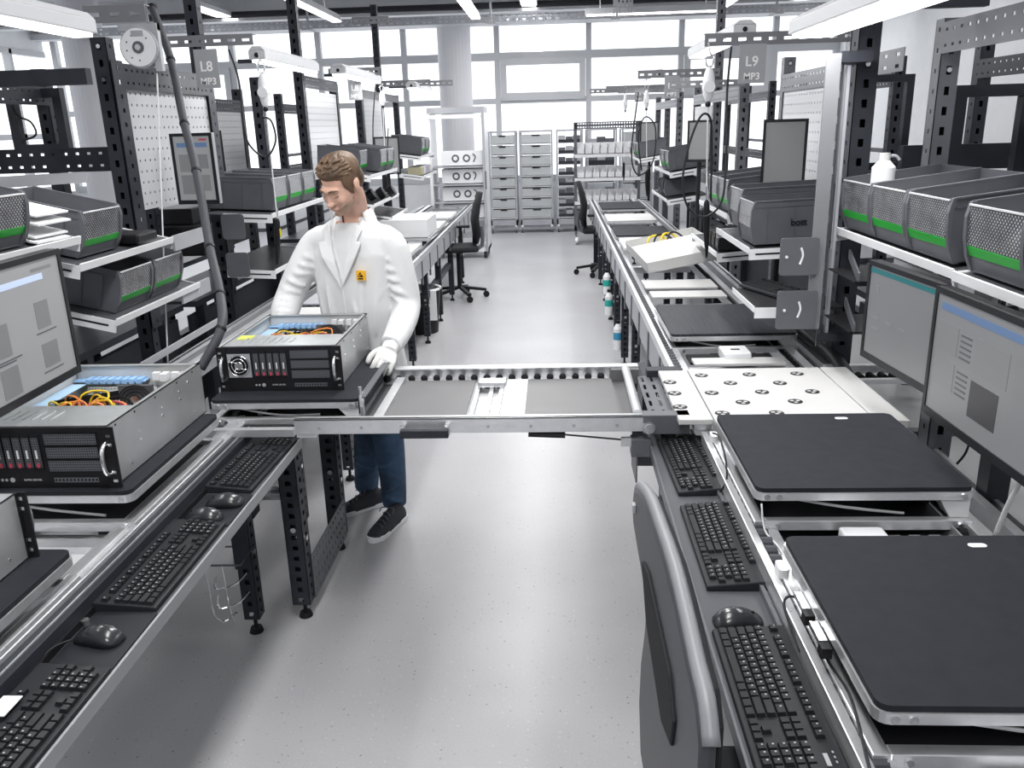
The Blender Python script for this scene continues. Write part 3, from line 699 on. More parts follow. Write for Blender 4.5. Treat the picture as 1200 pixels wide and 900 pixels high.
# left tray: the typist stands in the aisle and looks left (-x)
def kbL(label, xnear, ystart, **k): return keyboard(label, (xnear, ystart, .786), HP + k.pop('tw', 0), **k)
kbL('black keyboard at the bridge end of the left tray, beside the server', -.96, 2.36, tw=-.03)
kbL('long flat black keyboard in the middle of the left tray', -.955, 1.69)
k3 = kbL('black keyboard with a white note and red sticker at the lower left', -.945, 1.015)
MB().box((.27, .115, .0315), (.33, .155, .033)).build('white_note', PAPER, k3)
MB().cyl((.24, .122, .031), (.24, .122, .0335), .009, 14).build('red_sticker', RED, k3)
MB().box((.243, .127, .0315), (.262, .134, .034)).build('green_sticker', GREEN, k3)
def mouse(label, loc, rz, mt=BLACK, s=1.0):
    t = thing('computer_mouse', label, 'mouse', loc, (0, 0, rz))
    rings = []; n = 20
    prof = [(-.055, .010, .006), (-.052, .020, .014), (-.043, .027, .024), (-.028, .031, .033), (-.008, .031, .038), (.015, .029, .035), (.035, .028, .026), (.050, .025, .016), (.057, .015, .008)]
    for x, w_, h in prof:
        r = []
        for i in range(n):
            a = 2 * math.pi * i / n
            y = w_ * math.cos(a); z = h * max(0, math.sin(a)) ** .8 if math.sin(a) > 0 else 0
            r.append((x * s, y * s, z * s))
        rings.append(r)
    MB().loft(rings).build('mouse_body', mat('mouse_gloss', (.028, .029, .034), .22, spec=.6), t, smooth='all')
    MB().box((.024, -.0035, .018), (.038, .0035, .0295)).build('scroll_wheel', RUBBER, t, .002)
    MB().box((.0, -.0006, .030), (.052 * s, .0006, .0372 * s)) 
    return t
mouse('glossy black mouse on the right tray between two keyboards', (.40, 1.655, .786), math.radians(5))
mouse('glossy black mouse on the dark mat nearest the camera, left tray', (-1.03, 1.575, .790), math.radians(170))
mouse('farther of two black mice side by side on the left tray', (-1.01, 2.275, .790), math.radians(185))
mouse('nearer of two black mice side by side on the left tray', (-1.035, 2.175, .790), math.radians(180))
def cable(label, pts, r=.003, mt=CABLE, smooth=5, name='cable', group=None):
    o = MB().tube(pts, r, 8, smooth).build(name, mt, smooth='all'); return tag(o, label, 'cable', group)
cable('thin mouse cord on the left tray leading to the bench rail', [(-1.085, 1.56, .80), (-1.10, 1.52, .81), (-1.115, 1.49, .80), (-1.125, 1.44, .79)], .0025)
cable('looped black keyboard cord hanging over the right rail near the camera', [(.495, 1.50, .82), (.49, 1.62, .855), (.515, 1.62, .872), (.525, 1.52, .862), (.52, 1.42, .86), (.528, 1.32, .86), (.515, 1.22, .86), (.50, 1.12, .855), (.50, 1.0, .85)], .003)
cable('second black cord lying along the right rail beside the near platform', [(.50, 1.60, .85), (.505, 1.50, .82), (.50, 1.40, .80), (.497, 1.2, .80)], .0028)
cable('black cord looping from the second keyboard to the platform corner', [(.485, 2.32, .80), (.50, 2.30, .85), (.505, 2.36, .90), (.512, 2.50, .91), (.505, 2.56, .90)], .003)
cable('pale cord running from the platform corner down into the roller track', [(.525, 1.99, .92), (.53, 1.96, .86), (.55, 1.90, .845), (.56, 1.83, .83)], .0025, CABLEW)
# small clamps on the rail beside the near platform
for i, (y, l) in enumerate(((1.55, 'upper'), (1.44, 'lower'))):
    t = thing('rail_clamp', '%s bright clamp on the rail beside the near black platform' % ('farther' if i == 0 else 'nearer'), 'clamp', (.503, y, .90))
    MB().box((-.006, -.035, .0), (.012, .03, .012)).build('clamp_plate', CHROME, t)
    MB().box((-.008, -.06, -.012), (.012, -.035, .010)).build('clamp_jaw', BLACK, t)
for i, (y, wh) in enumerate(((2.62, 'at the bridge end'), (1.76, 'between the two platforms'))):
    t = thing('rail_bumper', 'white rounded bumper on the right rail ' + wh, 'bumper', (.52, y, .853))
    MB().rslab(-.012, -.03, .012, .02, 0, .022, .009).build('bumper_body', WHITE, t); MB().box((.018, -.25, -.01), (.024, -.02, .02)).build('bumper_strip', ALU, t)

# ================================================================ SERVER CASES
def server(label, x0, yf, z0, W=.435, D=.60, Hh=.172, flip=False, full=True, seed=1):
    """open 4U server case; front (bezel) faces -y unless flip"""
    rnd = random.Random(seed)
    t = thing('server_case', label, 'server', (x0 + W / 2, yf + D / 2, z0), (0, 0, math.pi if flip else 0))
    w2, d2 = W / 2, D / 2; th = .0025
    b = MB()
    b.box((-w2, -d2, 0), (w2, d2, .003)).box((-w2, -d2, 0), (-w2 + th, d2, Hh)).box((w2 - th, -d2, 0), (w2, d2, Hh)).box((-w2, d2 - th, 0), (w2, d2, Hh))
    b.box((-w2, -d2 + .0, Hh - .003), (-w2 + .014, d2, Hh)).box((w2 - .014, -d2, Hh - .003), (w2, d2, Hh)).box((-w2, d2 - .02, Hh - .003), (w2, d2, Hh))
    b.build('chassis', ZINC, t)
    MB().box((-w2 + .003, -d2, Hh - .002), (w2 - .003, -d2 + .17, Hh + .001)).build('front_cover', ZINC, t)
    for i in range(8): MB().box((-w2 + .06 + i * .026, -d2 + .05, Hh + .001), (-w2 + .068 + i * .026, -d2 + .12, Hh + .004)).build('cover_rib', ZINC, t)
    MB().box((-w2 + .02, -d2 + .10, Hh + .001), (-w2 + .075, -d2 + .16, Hh + .003)).build('label', plain_label, t)
    MB().box((-w2 + .003, -d2 + .165, .03), (w2 - .003, -d2 + .170, Hh)).build('fan_wall', ZINC, t)
    MB().box((-w2 + .003, -d2 + .17, .003), (w2 - .003, d2 - .003, .006)).build('mainboard', mat('mainboard_grey', (.16, .18, .18), .5), t)
    # screws along the side
    sc = MB().cyl((0, 0, 0), (.0015, 0, 0), .004, 8).mesh('screw', CHROME)
    for yy, zz in ((-.15, .10), (-.15, .075), (.0, .12), (.0, .095), (.13, .13), (.13, .105), (-.22, .03), (.22, .03), (.2, .14)):
        link('screw', sc, t, loc=(w2, yy, zz)); link('screw', sc, t, loc=(-w2 - .0015, yy, zz))
    ho = MB().cyl((0, 0, 0), (.0012, 0, 0), .0035, 8).mesh('rivet_hole', BLACK)
    for yy in (-.27, -.16, -.03, .12, .24): link('rivet_hole', ho, t, loc=(w2, yy, Hh - .012))
    # bezel
    f = -d2 - .002
    MB().box((-w2 - .002, f - .010, 0), (w2 - .02, f + .002, Hh)).build('front_bezel', BLACK, t, .0015)
    for s in (-1, 1):
        e = MB().box((s * w2 - .020, f - .012, 0), (s * w2 + .020, f - .006, Hh)).build('rack_ear', BLACK, t)
        for zz in (.02, .045, .125, .15): MB().box((s * (w2 + .006) - .006, f - .0135, zz - .004), (s * (w2 + .006) + .006, f - .012, zz + .004)).build('ear_slot', CHROME, e); MB().box((s * (w2 + .006) - .006, f - .006, zz - .004), (s * (w2 + .006) + .006, f - .0045, zz + .004)).build('ear_slot', CHROME, e)
        hx = s * w2 - s * .004
        MB().tube([(hx, f - .012, .040), (hx, f - .034, .050), (hx, f - .042, .086), (hx, f - .034, .120), (hx, f - .012, .132)], .006, 10, 4).build('pull_handle', CHROME, t, smooth='all')
    # fan grille at the left
    fx, fz = -w2 + .062, .100
    MB().box((fx - .046, f - .0115, fz - .046), (fx + .046, f - .0105, fz + .046)).build('fan_frame', STEELL, t)
    MB().cyl((fx, f - .0118, fz), (fx, f - .0105, fz), .042, 24).build('fan_hole', BLACK, t)
    g = MB()
    for r in (.014, .027, .040): g.tube([(fx + r * math.cos(a * math.pi / 8), f - .0135, fz + r * math.sin(a * math.pi / 8)) for a in range(17)], .0016, 6, 1)
    for k in range(4):
        a0 = k * HP + .4; g.tube([(fx + r * math.cos(a0 + r * 22), f - .0138, fz + r * math.sin(a0 + r * 22)) for r in (.012, .022, .032, .042)], .0018, 6, 2)
    g.cyl((fx, f - .015, fz), (fx, f - .012, fz), .012, 14)
    g.build('fan_grille', CHROME, t)
    # five drive bays
    bx = -w2 + .118
    for k in range(5):
        x = bx + k * .0262
        d = MB().box((x, f - .0125, .052), (x + .0235, f - .010, .158)).build('drive_bay', BLACK, t)
        MB().perf((x + .002, f - .0150, .062), (.0195, 0, 0), (0, 0, .085), 3, 12, .55, .55, t=.001).build('bay_mesh', STEELM, d)
        MB().box((x + .009, f - .0170, .088), (x + .0135, f - .0150, .112)).build('bay_stripe', WHITE, d)
        MB().box((x + .008, f - .0175, .062), (x + .0155, f - .0150, .074)).build('bay_latch', RED, d)
    # three perforated blanks
    for k in range(3):
        z = .047 + k * .0385; x = bx + .142
        d = MB().box((x, f - .0120, z), (x + .148, f - .010, z + .036)).build('blank_panel', BLACK, t)
        MB().perf((x + .002, f - .0145, z + .003), (.144, 0, 0), (0, 0, .030), 22, 4, .5, .5, t=.001).build('blank_mesh', STEELM, d)
    MB().perf((bx + .150, f - .0125, .016), (.125, 0, 0), (0, 0, .014), 12, 1, .5, .5, t=.001).build('port_strip', STEELM, t)
    text('front_print', 'SUPER SERVER', .008, LEGEND, t, basis((bx + .090, f - .0125, .024), (1, 0, 0), (0, 0, 1)), .0003)
    MB().cyl((bx + .032, f - .0115, .024), (bx + .032, f - .013, .024), .007, 12).cyl((bx + .015, f - .0115, .024), (bx + .015, f - .013, .024), .004, 10).cyl((bx + .003, f - .0115, .024), (bx + .003, f - .013, .024), .004, 10).build('power_button', LEGEND, t)
    if not full: return t
    # rear slots with blue guides, mesh, fan, supplies, wires
    MB().perf((-w2 + .06, d2 - .056, .06), (.24, 0, 0), (0, 0, .050), 22, 4, .5, .5, t=.001).build('rear_mesh', WHITE, t); MB().box((-w2 + .004, d2 - .012, .10), (w2 - .004, d2 - .004, Hh - .004)).build('lit_rear_panel', OFFW, t); MB().box((-w2 + .0035, -d2 + .18, .02), (-w2 + .006, d2 - .02, Hh - .01)).build('lit_side_liner', OFFW, t)  # off-white panel and liner added: brightness of lit zinc put into their colour
    MB().box((-w2 + .01, d2 - .05, .125), (w2 - .175, d2 - .012, .129)).build('blue_guide_bar', BLUE, t)
    for k in range(8): MB().box((-w2 + .055 + k * .025, d2 - .054, .120), (-w2 + .073 + k * .025, d2 - .014, .136)).build('blue_guide', BLUE, t)
    MB().box((-w2 + .01, -.02, .12), (-w2 + .06, d2 - .06, .122)).build('clear_shroud', BLUEL, t); MB().box((-w2 + .02, -.10, .006), (-w2 + .09, .0, .10)).box((-w2 + .10, -.02, .006), (-w2 + .125, .10, .11)).build('side_parts', OFFW, t)
    MB().hexa([(-.13, .02, .11), (-.125, .02, .11), (.03, .12, .11), (.025, .12, .11), (-.13, .02, .14), (-.125, .02, .14), (.03, .12, .14), (.025, .12, .14)]).build('card_edge', BLACK, t)
    MB().box((.055, .02, .01), (w2 - .01, d2 - .03, .10)).build('power_supply', ZINC, t, .002)
    MB().box((-.10, -.10, .006), (-.02, -.02, .06)).build('heat_sink', ALUD, t); MB().box((0, -.10, .006), (.03, .1, .05)).build('memory_module', BLACK, t)
    fc = (.098, .07, .120); g = MB()
    for r in (.020, .032, .044, .054): g.tube([(fc[0] + r * math.cos(a * math.pi / 10), fc[1] + .3 * r * math.sin(a * math.pi / 10), fc[2] + .86 * r * math.sin(a * math.pi / 10)) for a in range(21)], .0022, 6, 1)
    g.build('fan_guard', BLACK, t)
    MB().cyl((fc[0], fc[1], fc[2]), (fc[0], fc[1] + .02, fc[2]), .016, 14).build('fan_hub', CHROME, t)
    MB().box((.042, .088, .07), (.152, .10, .165)).build('fan_body', STEELM, t)
    for k in range(4):
        x = .07 + k * .032; MB().box((x, d2 - .05 - .015 * (k % 2), .13), (x + .022, d2 - .03, .155)).build('connector', WHITE, t)
    for k in range(18):
        m_ = (YEL, YEL, ORG, ORG, BLACK, RED)[k % 6]
        x = -.11 + .010 * k + rnd.uniform(-.01, .01); y = -.10 + rnd.uniform(0, .10)
        pts = [(x, y, .05), (x + rnd.uniform(-.02, .03), y + .02, .13 + rnd.uniform(0, .03)), (x + .05 + rnd.uniform(0, .04), y + rnd.uniform(-.03, .05), .14 + rnd.uniform(0, .025)), (x + .09, y + rnd.uniform(-.05, .0), .10)]
        MB().tube(pts, .0032, 6, 5).build('wire', m_, t)
    return t
plain_label = mat('yellow_green_label', (.62, .72, .10), .5)
S1 = server('large open black fronted server case at the left edge with five red tabs', -1.645, 2.06, .951, D=.62, Hh=.175, seed=3)
S2 = server('open black fronted server case pushed by the worker onto the bridge', -1.255, 2.985, .931, D=.55, Hh=.172, seed=5)
S0 = server('cut off server case at the lower left showing its grey side and ear', -1.66, 1.13, .931, W=.42, D=.56, Hh=.165, flip=True, full=False)
# ================================================================ WORKSTATION FRAMES
def upright(x, y, z0, z1, parent, side, w=.075, mt=STEELM, far=False, cap=True):
    n = max(2, int((z1 - z0) / .075)); b = MB(); h = w / 2
    xi, xo = x - side * h, x + side * h
    b.perf((x - h, y - h, z0), (w, 0, 0), (0, 0, z1 - z0), 1, n, .26, .42)
    if side > 0: b.perf((x - h, y + h, z0), (0, -w, 0), (0, 0, z1 - z0), 1, n, .16, .22)
    else: b.perf((x + h, y - h, z0), (0, w, 0), (0, 0, z1 - z0), 1, n, .16, .22)
    b.box((x - h, y + h - .004, z0), (x + h, y + h, z1))
    o = b.build('upright_post', mt, parent)
    MB().box((xo - .02 * (side > 0), y - h + .006, z0), (xo + .02 * (side < 0), y + h, z1)).build('dark_channel', RUBBER, o)
    if not far:
        MB().cyl((x, y - h, z1 - .04), (x, y - h - .006, z1 - .04), .010, 8).cyl((x, y - h, z1 - .19), (x, y - h - .006, z1 - .19), .010, 8).build('bolt', CHROME, o)
    return o
def frame(label, side, x, ys, tops, beams=(), pegs=(), arms=(), mt=STEELM, mtb=STEEL, far=False, z0=0.0, extra=None):
    t = thing('workstation_frame', label, 'frame')
    for y, z in zip(ys, tops): upright(x, y, z0, z, t, side, mt=mt, far=far)
    for y0, y1, z, h in beams:
        if side > 0: MB().perf((x - .04, y1, z), (0, y0 - y1, 0), (0, 0, h), max(3, int((y1 - y0) / .06)), 2, .3, .2).build('crossbeam', mt, t)
        else: MB().perf((x + .04, y0, z), (0, y1 - y0, 0), (0, 0, h), max(3, int((y1 - y0) / .06)), 2, .3, .2).build('crossbeam', mtb, t)
    for y0, y1, z, zz in pegs:
        nu, nv = int((y1 - y0) / .055), int((zz - z) / .052)
        xx = x - side * .03
        if side > 0: MB().perf((xx, y1, z), (0, y0 - y1, 0), (0, 0, zz - z), nu, nv, .22, .22).build('pegboard', pegm, t)
        else: MB().perf((xx, y0, z), (0, y1 - y0, 0), (0, 0, zz - z), nu, nv, .22, .22).build('pegboard', pegm, t)
        MB().box((xx + side * .008, y0, z), (xx + side * .014, y1, zz)).build('pegboard_backing', STEEL, t)
    for y, xa, z, h in arms:
        n = max(3, int(abs(xa - x) / .075))
        MB().perf((min(x, xa), y - .045, z), (abs(xa - x), 0, 0), (0, 0, h), n, 1, .5, .25).box((min(x, xa), y - .045, z + h), (max(x, xa), y + .01, z + h + .004)).build('cantilever_arm', ARMG, t)
    return t
pegm = mat('pale_pegboard', (.50, .51, .53), .5)
# right side
frame('big grey perforated post frame at the right edge over the nearest bins', 1, 1.56, [3.62, 1.5], [2.22, 2.22], beams=[(1.5, 3.58, 2.09, .115)])
FR2 = frame('grey post frame with the front number nine sign arm on the right', 1, 1.58, [4.76, 6.05], [2.30, 2.25], beams=[(4.8, 6.05, 2.03, .11)], pegs=[(4.82, 6.0, 1.25, 2.03)], arms=[(4.8, .80, 2.235, .06), (4.0, .95, 2.37, .085)])
MB().perf((1.545, 4.0, 2.05), (0, .72, 0), (0, 0, .10), 5, 2, .3, .3).box((1.40, 3.98, 2.37), (1.60, 4.02, 2.455)).build('corner_plate', STEELM, FR2)
frame('grey post frame with the middle number nine sign arm on the right', 1, 1.56, [7.3, 8.45, 9.6], [2.2, 3.9, 2.2], beams=[(7.3, 9.6, 2.02, .10)], pegs=[(8.5, 9.55, 1.25, 2.0)], arms=[(8.42, .80, 2.25, .07), (7.3, .95, 2.12, .05)], far=True)
frame('small far post frame with the last sign arm on the right', 1, 1.56, [10.9, 12.05, 13.1], [2.2, 2.35, 2.2], beams=[(10.9, 13.1, 2.02, .10)], arms=[(12.02, .72, 2.26, .07), (10.9, .80, 2.20, .06), (13.1, .55, 2.28, .06)], far=True)
# left side
frame('big dark perforated post frame at the left above the grey bins', -1, -2.15, [4.2, 5.35], [2.32, 3.9], beams=[(4.25, 5.35, 2.10, .11)], pegs=[(4.26, 5.31, 1.50, 2.10)], arms=[(4.97, -1.66, 2.335, .055), (4.12, -1.86, 2.37, .07)], mt=STEEL)
frame('left post frame behind the worker with a tall post to the ceiling', -1, -2.15, [6.35, 7.45, 8.6], [2.25, 3.9, 2.3], beams=[(7.45, 8.6, 2.22, .10)], pegs=[(7.5, 8.55, 1.45, 2.20)], arms=[(7.42, -1.95, 3.0, .08), (8.5, -1.65, 2.36, .07)], mt=STEEL, far=True)
frame('far left post frame with small perforated sign arms', -1, -2.15, [9.7, 10.9, 12.0], [2.3, 3.3, 2.3], beams=[(9.7, 12.0, 2.2, .09)], arms=[(10.9, -1.5, 2.36, .07), (12.0, -1.35, 2.40, .07), (9.7, -1.75, 2.95, .07)], pegs=[(9.8, 10.8, 1.5, 2.2)], mt=STEEL, far=True)
# back to back neighbours seen through the frames
for i, (sd, x, ys, lab, ex) in enumerate(((-1, -2.95, [3.3, 4.1, 5.0], 'dark neighbouring frame seen behind the big left posts', 1), (-1, -2.9, [6.0, 7.0, 8.0], 'dark neighbouring frame seen behind the worker\'s left bins', 0), (-1, -2.9, [9.2, 10.4, 11.6], 'far dark neighbouring frame on the left before the windows', 0),
                                  (1, 2.45, [2.7, 4.1, 5.2], 'dark neighbouring frame seen behind the nearest right post', 1), (1, 2.4, [6.3, 7.4, 8.6], 'dark neighbouring frame seen behind the right pegboard', 0), (1, 2.4, [9.8, 11.0, 12.2], 'far dark neighbouring frame on the right before the windows', 0))):
    t = frame(lab, sd, x, ys, [2.25] * 3, beams=[(ys[0], ys[2], 2.05, .10), (ys[0], ys[2], 1.42, .10)], pegs=[(ys[1] + .05, ys[2] - .05, 1.52, 2.05)] if i in (1, 4) else [], mt=STEEL, far=True)
    MB().box((x + sd * .02, ys[0], 1.60), (x + sd * .05, ys[1] - .1, 1.63)).build('thin_rail', STEELM, t)
    MB().box((x - .2, ys[0] + .1, .80), (x + .6 * sd, ys[2], .84)).box((x - .04, ys[0] + .1, .35), (x + .04, ys[2], .40)).build('desk_board', STEELM, t)
    MB().box((x - sd * .45, ys[0] - .6, .10), (x - sd * .42, ys[2] + .3, .70)).build('modesty_panel', STEEL, t)
    MB().box((x - sd * .5, ys[0] - .6, .76), (x - sd * .05, ys[2] + .3, .80)).box((x - sd * .42, ys[0] - .5, .30), (x - sd * .05, ys[2] + .2, .33)).build('desk_board', STEEL, t)
    for yy in (ys[0] - .5, ys[1], ys[2]): MB().box((x - sd * .5, yy, 0), (x - sd * .44, yy + .06, .76)).build('leg', STEEL, t)
# dark board frames beside the near left pegboard
FL1 = thing('board_frame', 'dark perforated frame strips edging the large left pegboard', 'frame')
for y0, y1 in ((4.16, 4.27), (5.30, 5.40)): MB().perf((-2.10, y0, .9), (0, y1 - y0, 0), (0, 0, 1.32), 1, 20, .2, .3).build('edge_strip', STEEL, FL1)
MB().perf((-2.10, 4.27, 2.09), (0, 1.03, 0), (0, 0, .12), 18, 2, .3, .2).build('top_strip', STEEL, FL1)
def open_frame(label, P, y0, thick=.05):
    t = thing('open_frame', label, 'frame'); a, b = at(P[0], P[1], y=y0), at(P[2], P[3], y=y0)
    MB().box((a.x, y0, a.z - thick), (b.x, y0 + .05, a.z)).build('top_bar', STEEL, t); MB().box((a.x, y0, b.z), (a.x + thick, y0 + .05, a.z - thick)).build('side_bar', STEEL, t)
    MB().box((b.x - thick, y0, b.z), (b.x, y0 + .05, a.z - thick)).build('side_bar', STEEL, t); MB().box((a.x, y0, b.z - thick), (b.x, y0 + .05, b.z)).build('bottom_bar', STEEL, t)
    return t
open_frame('open dark rectangular frame at the far left behind the bins', (3, 105, 80, 168), 4.9)
open_frame('open dark rectangular frame at the right edge behind the big post', (1122, 100, 1196, 230), 3.9)
open_frame('narrow dark frame behind the right mast, with a pale wall inside', (1020, 88, 1062, 190), 5.2, .04)
t = thing('crosswise_beam', 'long dark bar crossing the upper left corner behind the lamp', 'beam'); MB().box((-3.4, 3.95, 2.10), (-2.12, 4.0, 2.17)).build('beam_bar', STEEL, t)
t = thing('crosswise_beam', 'dark perforated crossbar behind the white papers at the left edge', 'beam'); MB().perf((-3.0, 4.3, 1.70), (.85, 0, 0), (0, 0, .12), 14, 2, .3, .2).build('beam_bar', STEEL, t)
t = thing('crosswise_beam', 'dark crossbar with a green tag behind the spray bottle', 'beam'); MB().box((1.72, 4.35, 1.60), (2.25, 4.40, 1.72)).build('beam_bar', STEEL, t)
# neighbour screens and shelves
def monitor(label, c, yaw, w_, h_, pitch=0, lit=True, back=False, content=None, stand=None, dark=BLACK):
    """screen faces local -y; yaw turns about z"""
    t = thing('monitor', label, 'monitor', c, (pitch, 0, yaw))
    MB().box((-w_ / 2, -.006, -h_ / 2), (w_ / 2, .030, h_ / 2)).build('housing', dark, t, .004)
    f = .016
    fr = MB().box((-w_ / 2, -.012, -h_ / 2), (w_ / 2, -.006, -h_ / 2 + f + .006)).box((-w_ / 2, -.012, h_ / 2 - f), (w_ / 2, -.006, h_ / 2)).box((-w_ / 2, -.012, -h_ / 2 + f + .006), (-w_ / 2 + f, -.006, h_ / 2 - f)).box((w_ / 2 - f, -.012, -h_ / 2 + f + .006), (w_ / 2, -.006, h_ / 2 - f))
    fr.build('bezel', mat('monitor_bezel', (.018, .019, .022), .35), t)
    MB().box((-w_ / 2 + f, -.0085, -h_ / 2 + f + .004), (w_ / 2 - f, -.0065, h_ / 2 - f)).build('screen', content[0] if content else mat('screen_off', (.08, .085, .09), .2), t)
    if content:
        for (a, b, c2, d, m_) in content[1]:
            X = lambda u: -w_ / 2 + f + u * (w_ - 2 * f); Z = lambda v: h_ / 2 - f - v * (h_ - 2 * f - .004)
            MB().box((X(a), -.0095, Z(d)), (X(c2), -.0086, Z(b))).build('screen_block', m_, t)
    if dark is STEELM: MB().cyl((0, .02, -h_ / 2 - .56), (0, .02, -h_ / 2), .018, 10).build('stand', BLACK, t)
    if back: MB().box((-.05, .03, -.05), (.05, .06, .05)).cyl((0, .06, 0), (.05, .16, -.05), .015, 10).build('arm_mount', BLACK, t)
    return t
def scr(name, c, e=.55): return mat(name, c, .3, emit=e)
SG = scr('screen_pale', (.29, .295, .305), .22); SG2 = scr('screen_grey', (.15, .153, .16), .35); SG3 = scr('screen_grey_dim', (.17, .173, .18), .35)
STEAL = scr('screen_teal', (.015, .13, .14), .3); SBLU = scr('screen_blue', (.09, .15, .27), .35); SDK = scr('screen_dark_block', (.06, .06, .065), .2); SMID = scr('screen_mid_block', (.17, .175, .18), .3); STXT = scr('screen_text', (.10, .10, .11), .2); SLB = scr('screen_pale_blue', (.42, .50, .66), .5)
# right near monitors (they face the aisle, -x)
def facing(p, q):   # yaw so that the screen plane runs from p (left edge as seen) to q (right edge)
    return math.atan2(q[1] - p[1], q[0] - p[0])
p1, q1 = (1.075, 2.87), (1.115, 2.41)
monitor('right monitor with a teal bar, the farther of the two at the right edge', ((p1[0] + q1[0]) / 2, (p1[1] + q1[1]) / 2, 1.235), facing(p1, q1), .47, .335, content=(SG2, [(0, .02, 1, .07, STEAL), (.12, .2, .16, .28, SMID)] + [(.1 + .2 * (k % 3), .55 + .12 * (k // 3), .2 + .2 * (k % 3), .58 + .12 * (k // 3), SMID) for k in range(4)]), back=True)
p1, q1 = (1.035, 2.27), (1.045, 1.74)
tl = [(.62, .30 + .05 * k, .80, .315 + .05 * k, STXT) for k in range(5)]
monitor('right monitor with a blue bar and pictures, the nearer at the right edge', ((p1[0] + q1[0]) / 2, (p1[1] + q1[1]) / 2, 1.25), facing(p1, q1), .53, .355,
        content=(SG3, [(.05, .06, 1, .12, SBLU), (.06, .22, .26, .45, SMID), (.06, .52, .26, .75, SMID), (.44, .22, .75, .50, SMID), (.44, .56, .70, .85, SDK), (.80, .22, .98, .5, SMID)] + [(.29, .25 + .045 * k, .40, .265 + .045 * k, STXT) for k in range(5)] + [(.29, .55 + .045 * k, .40, .565 + .045 * k, STXT) for k in range(5)]), back=True)
# left near monitor (faces +x)
p1, q1 = (-1.43, 1.72), (-1.46, 2.44)
monitor('left monitor at the left edge showing four product pictures', ((p1[0] + q1[0]) / 2, (p1[1] + q1[1]) / 2, 1.375), facing(p1, q1), .60, .375,
        content=(SG, [(0, .11, .84, .16, SLB), (.75, .06, .93, .085, SMID), (.35, .40, .48, .65, SMID), (.72, .33, .84, .55, SMID), (.36, .74, .50, .97, SMID), (.72, .68, .86, .88, SMID), (.33, .68, .55, .69, STXT), (.33, .70, .50, .71, STXT), (.70, .58, .88, .59, STXT), (.70, .91, .88, .92, STXT), (0, .40, .12, .65, SMID), (0, .74, .12, .97, SMID)]), back=True)
monitor('small upright screen with a blue bar hanging before the left pegboard', (-1.925, 4.55, 1.69), math.radians(-4), .235, .37,
        content=(SG, [(.08, .10, .92, .17, SBLU), (.72, .04, .92, .07, RED), (.1, .28, .45, .55, SMID), (.5, .28, .9, .5, SG2), (.1, .6, .45, .9, SG2), (.5, .6, .9, .85, SMID)]), dark=ALUD)
monitor('grey backed flat screen above the large grey bin on the right', (1.30, 4.95, 1.67), math.radians(-15), .24, .38, dark=STEELM, content=(SMID, []))
monitor('smaller grey backed screen standing beyond the right hanging tool', (1.20, 7.2, 1.70), math.radians(-20), .2, .33, dark=STEELM, content=(SMID, []))
monitor('small grey screen at the far right workstation', (1.22, 11.1, 1.65), math.radians(-20), .24, .42, dark=STEELM, content=(SMID, []))
monitor('grey backed screen at the left workstation beyond the worker', (-1.72, 8.9, 1.60), math.radians(12), .26, .38, dark=STEELM, content=(SMID, []))
monitor('black monitor seen between the right posts at the neighbouring bench', (2.25, 3.55, 1.70), math.radians(70), .5, .32)
monitor('dark leaning panel screen at the neighbouring bench, left of the near bins', (-2.75, 3.5, 1.62), math.radians(-60), .5, .3)
monitor('dark screen at the neighbouring bench behind the left tool', (-2.55, 6.3, 1.72), math.radians(-50), .5, .34)

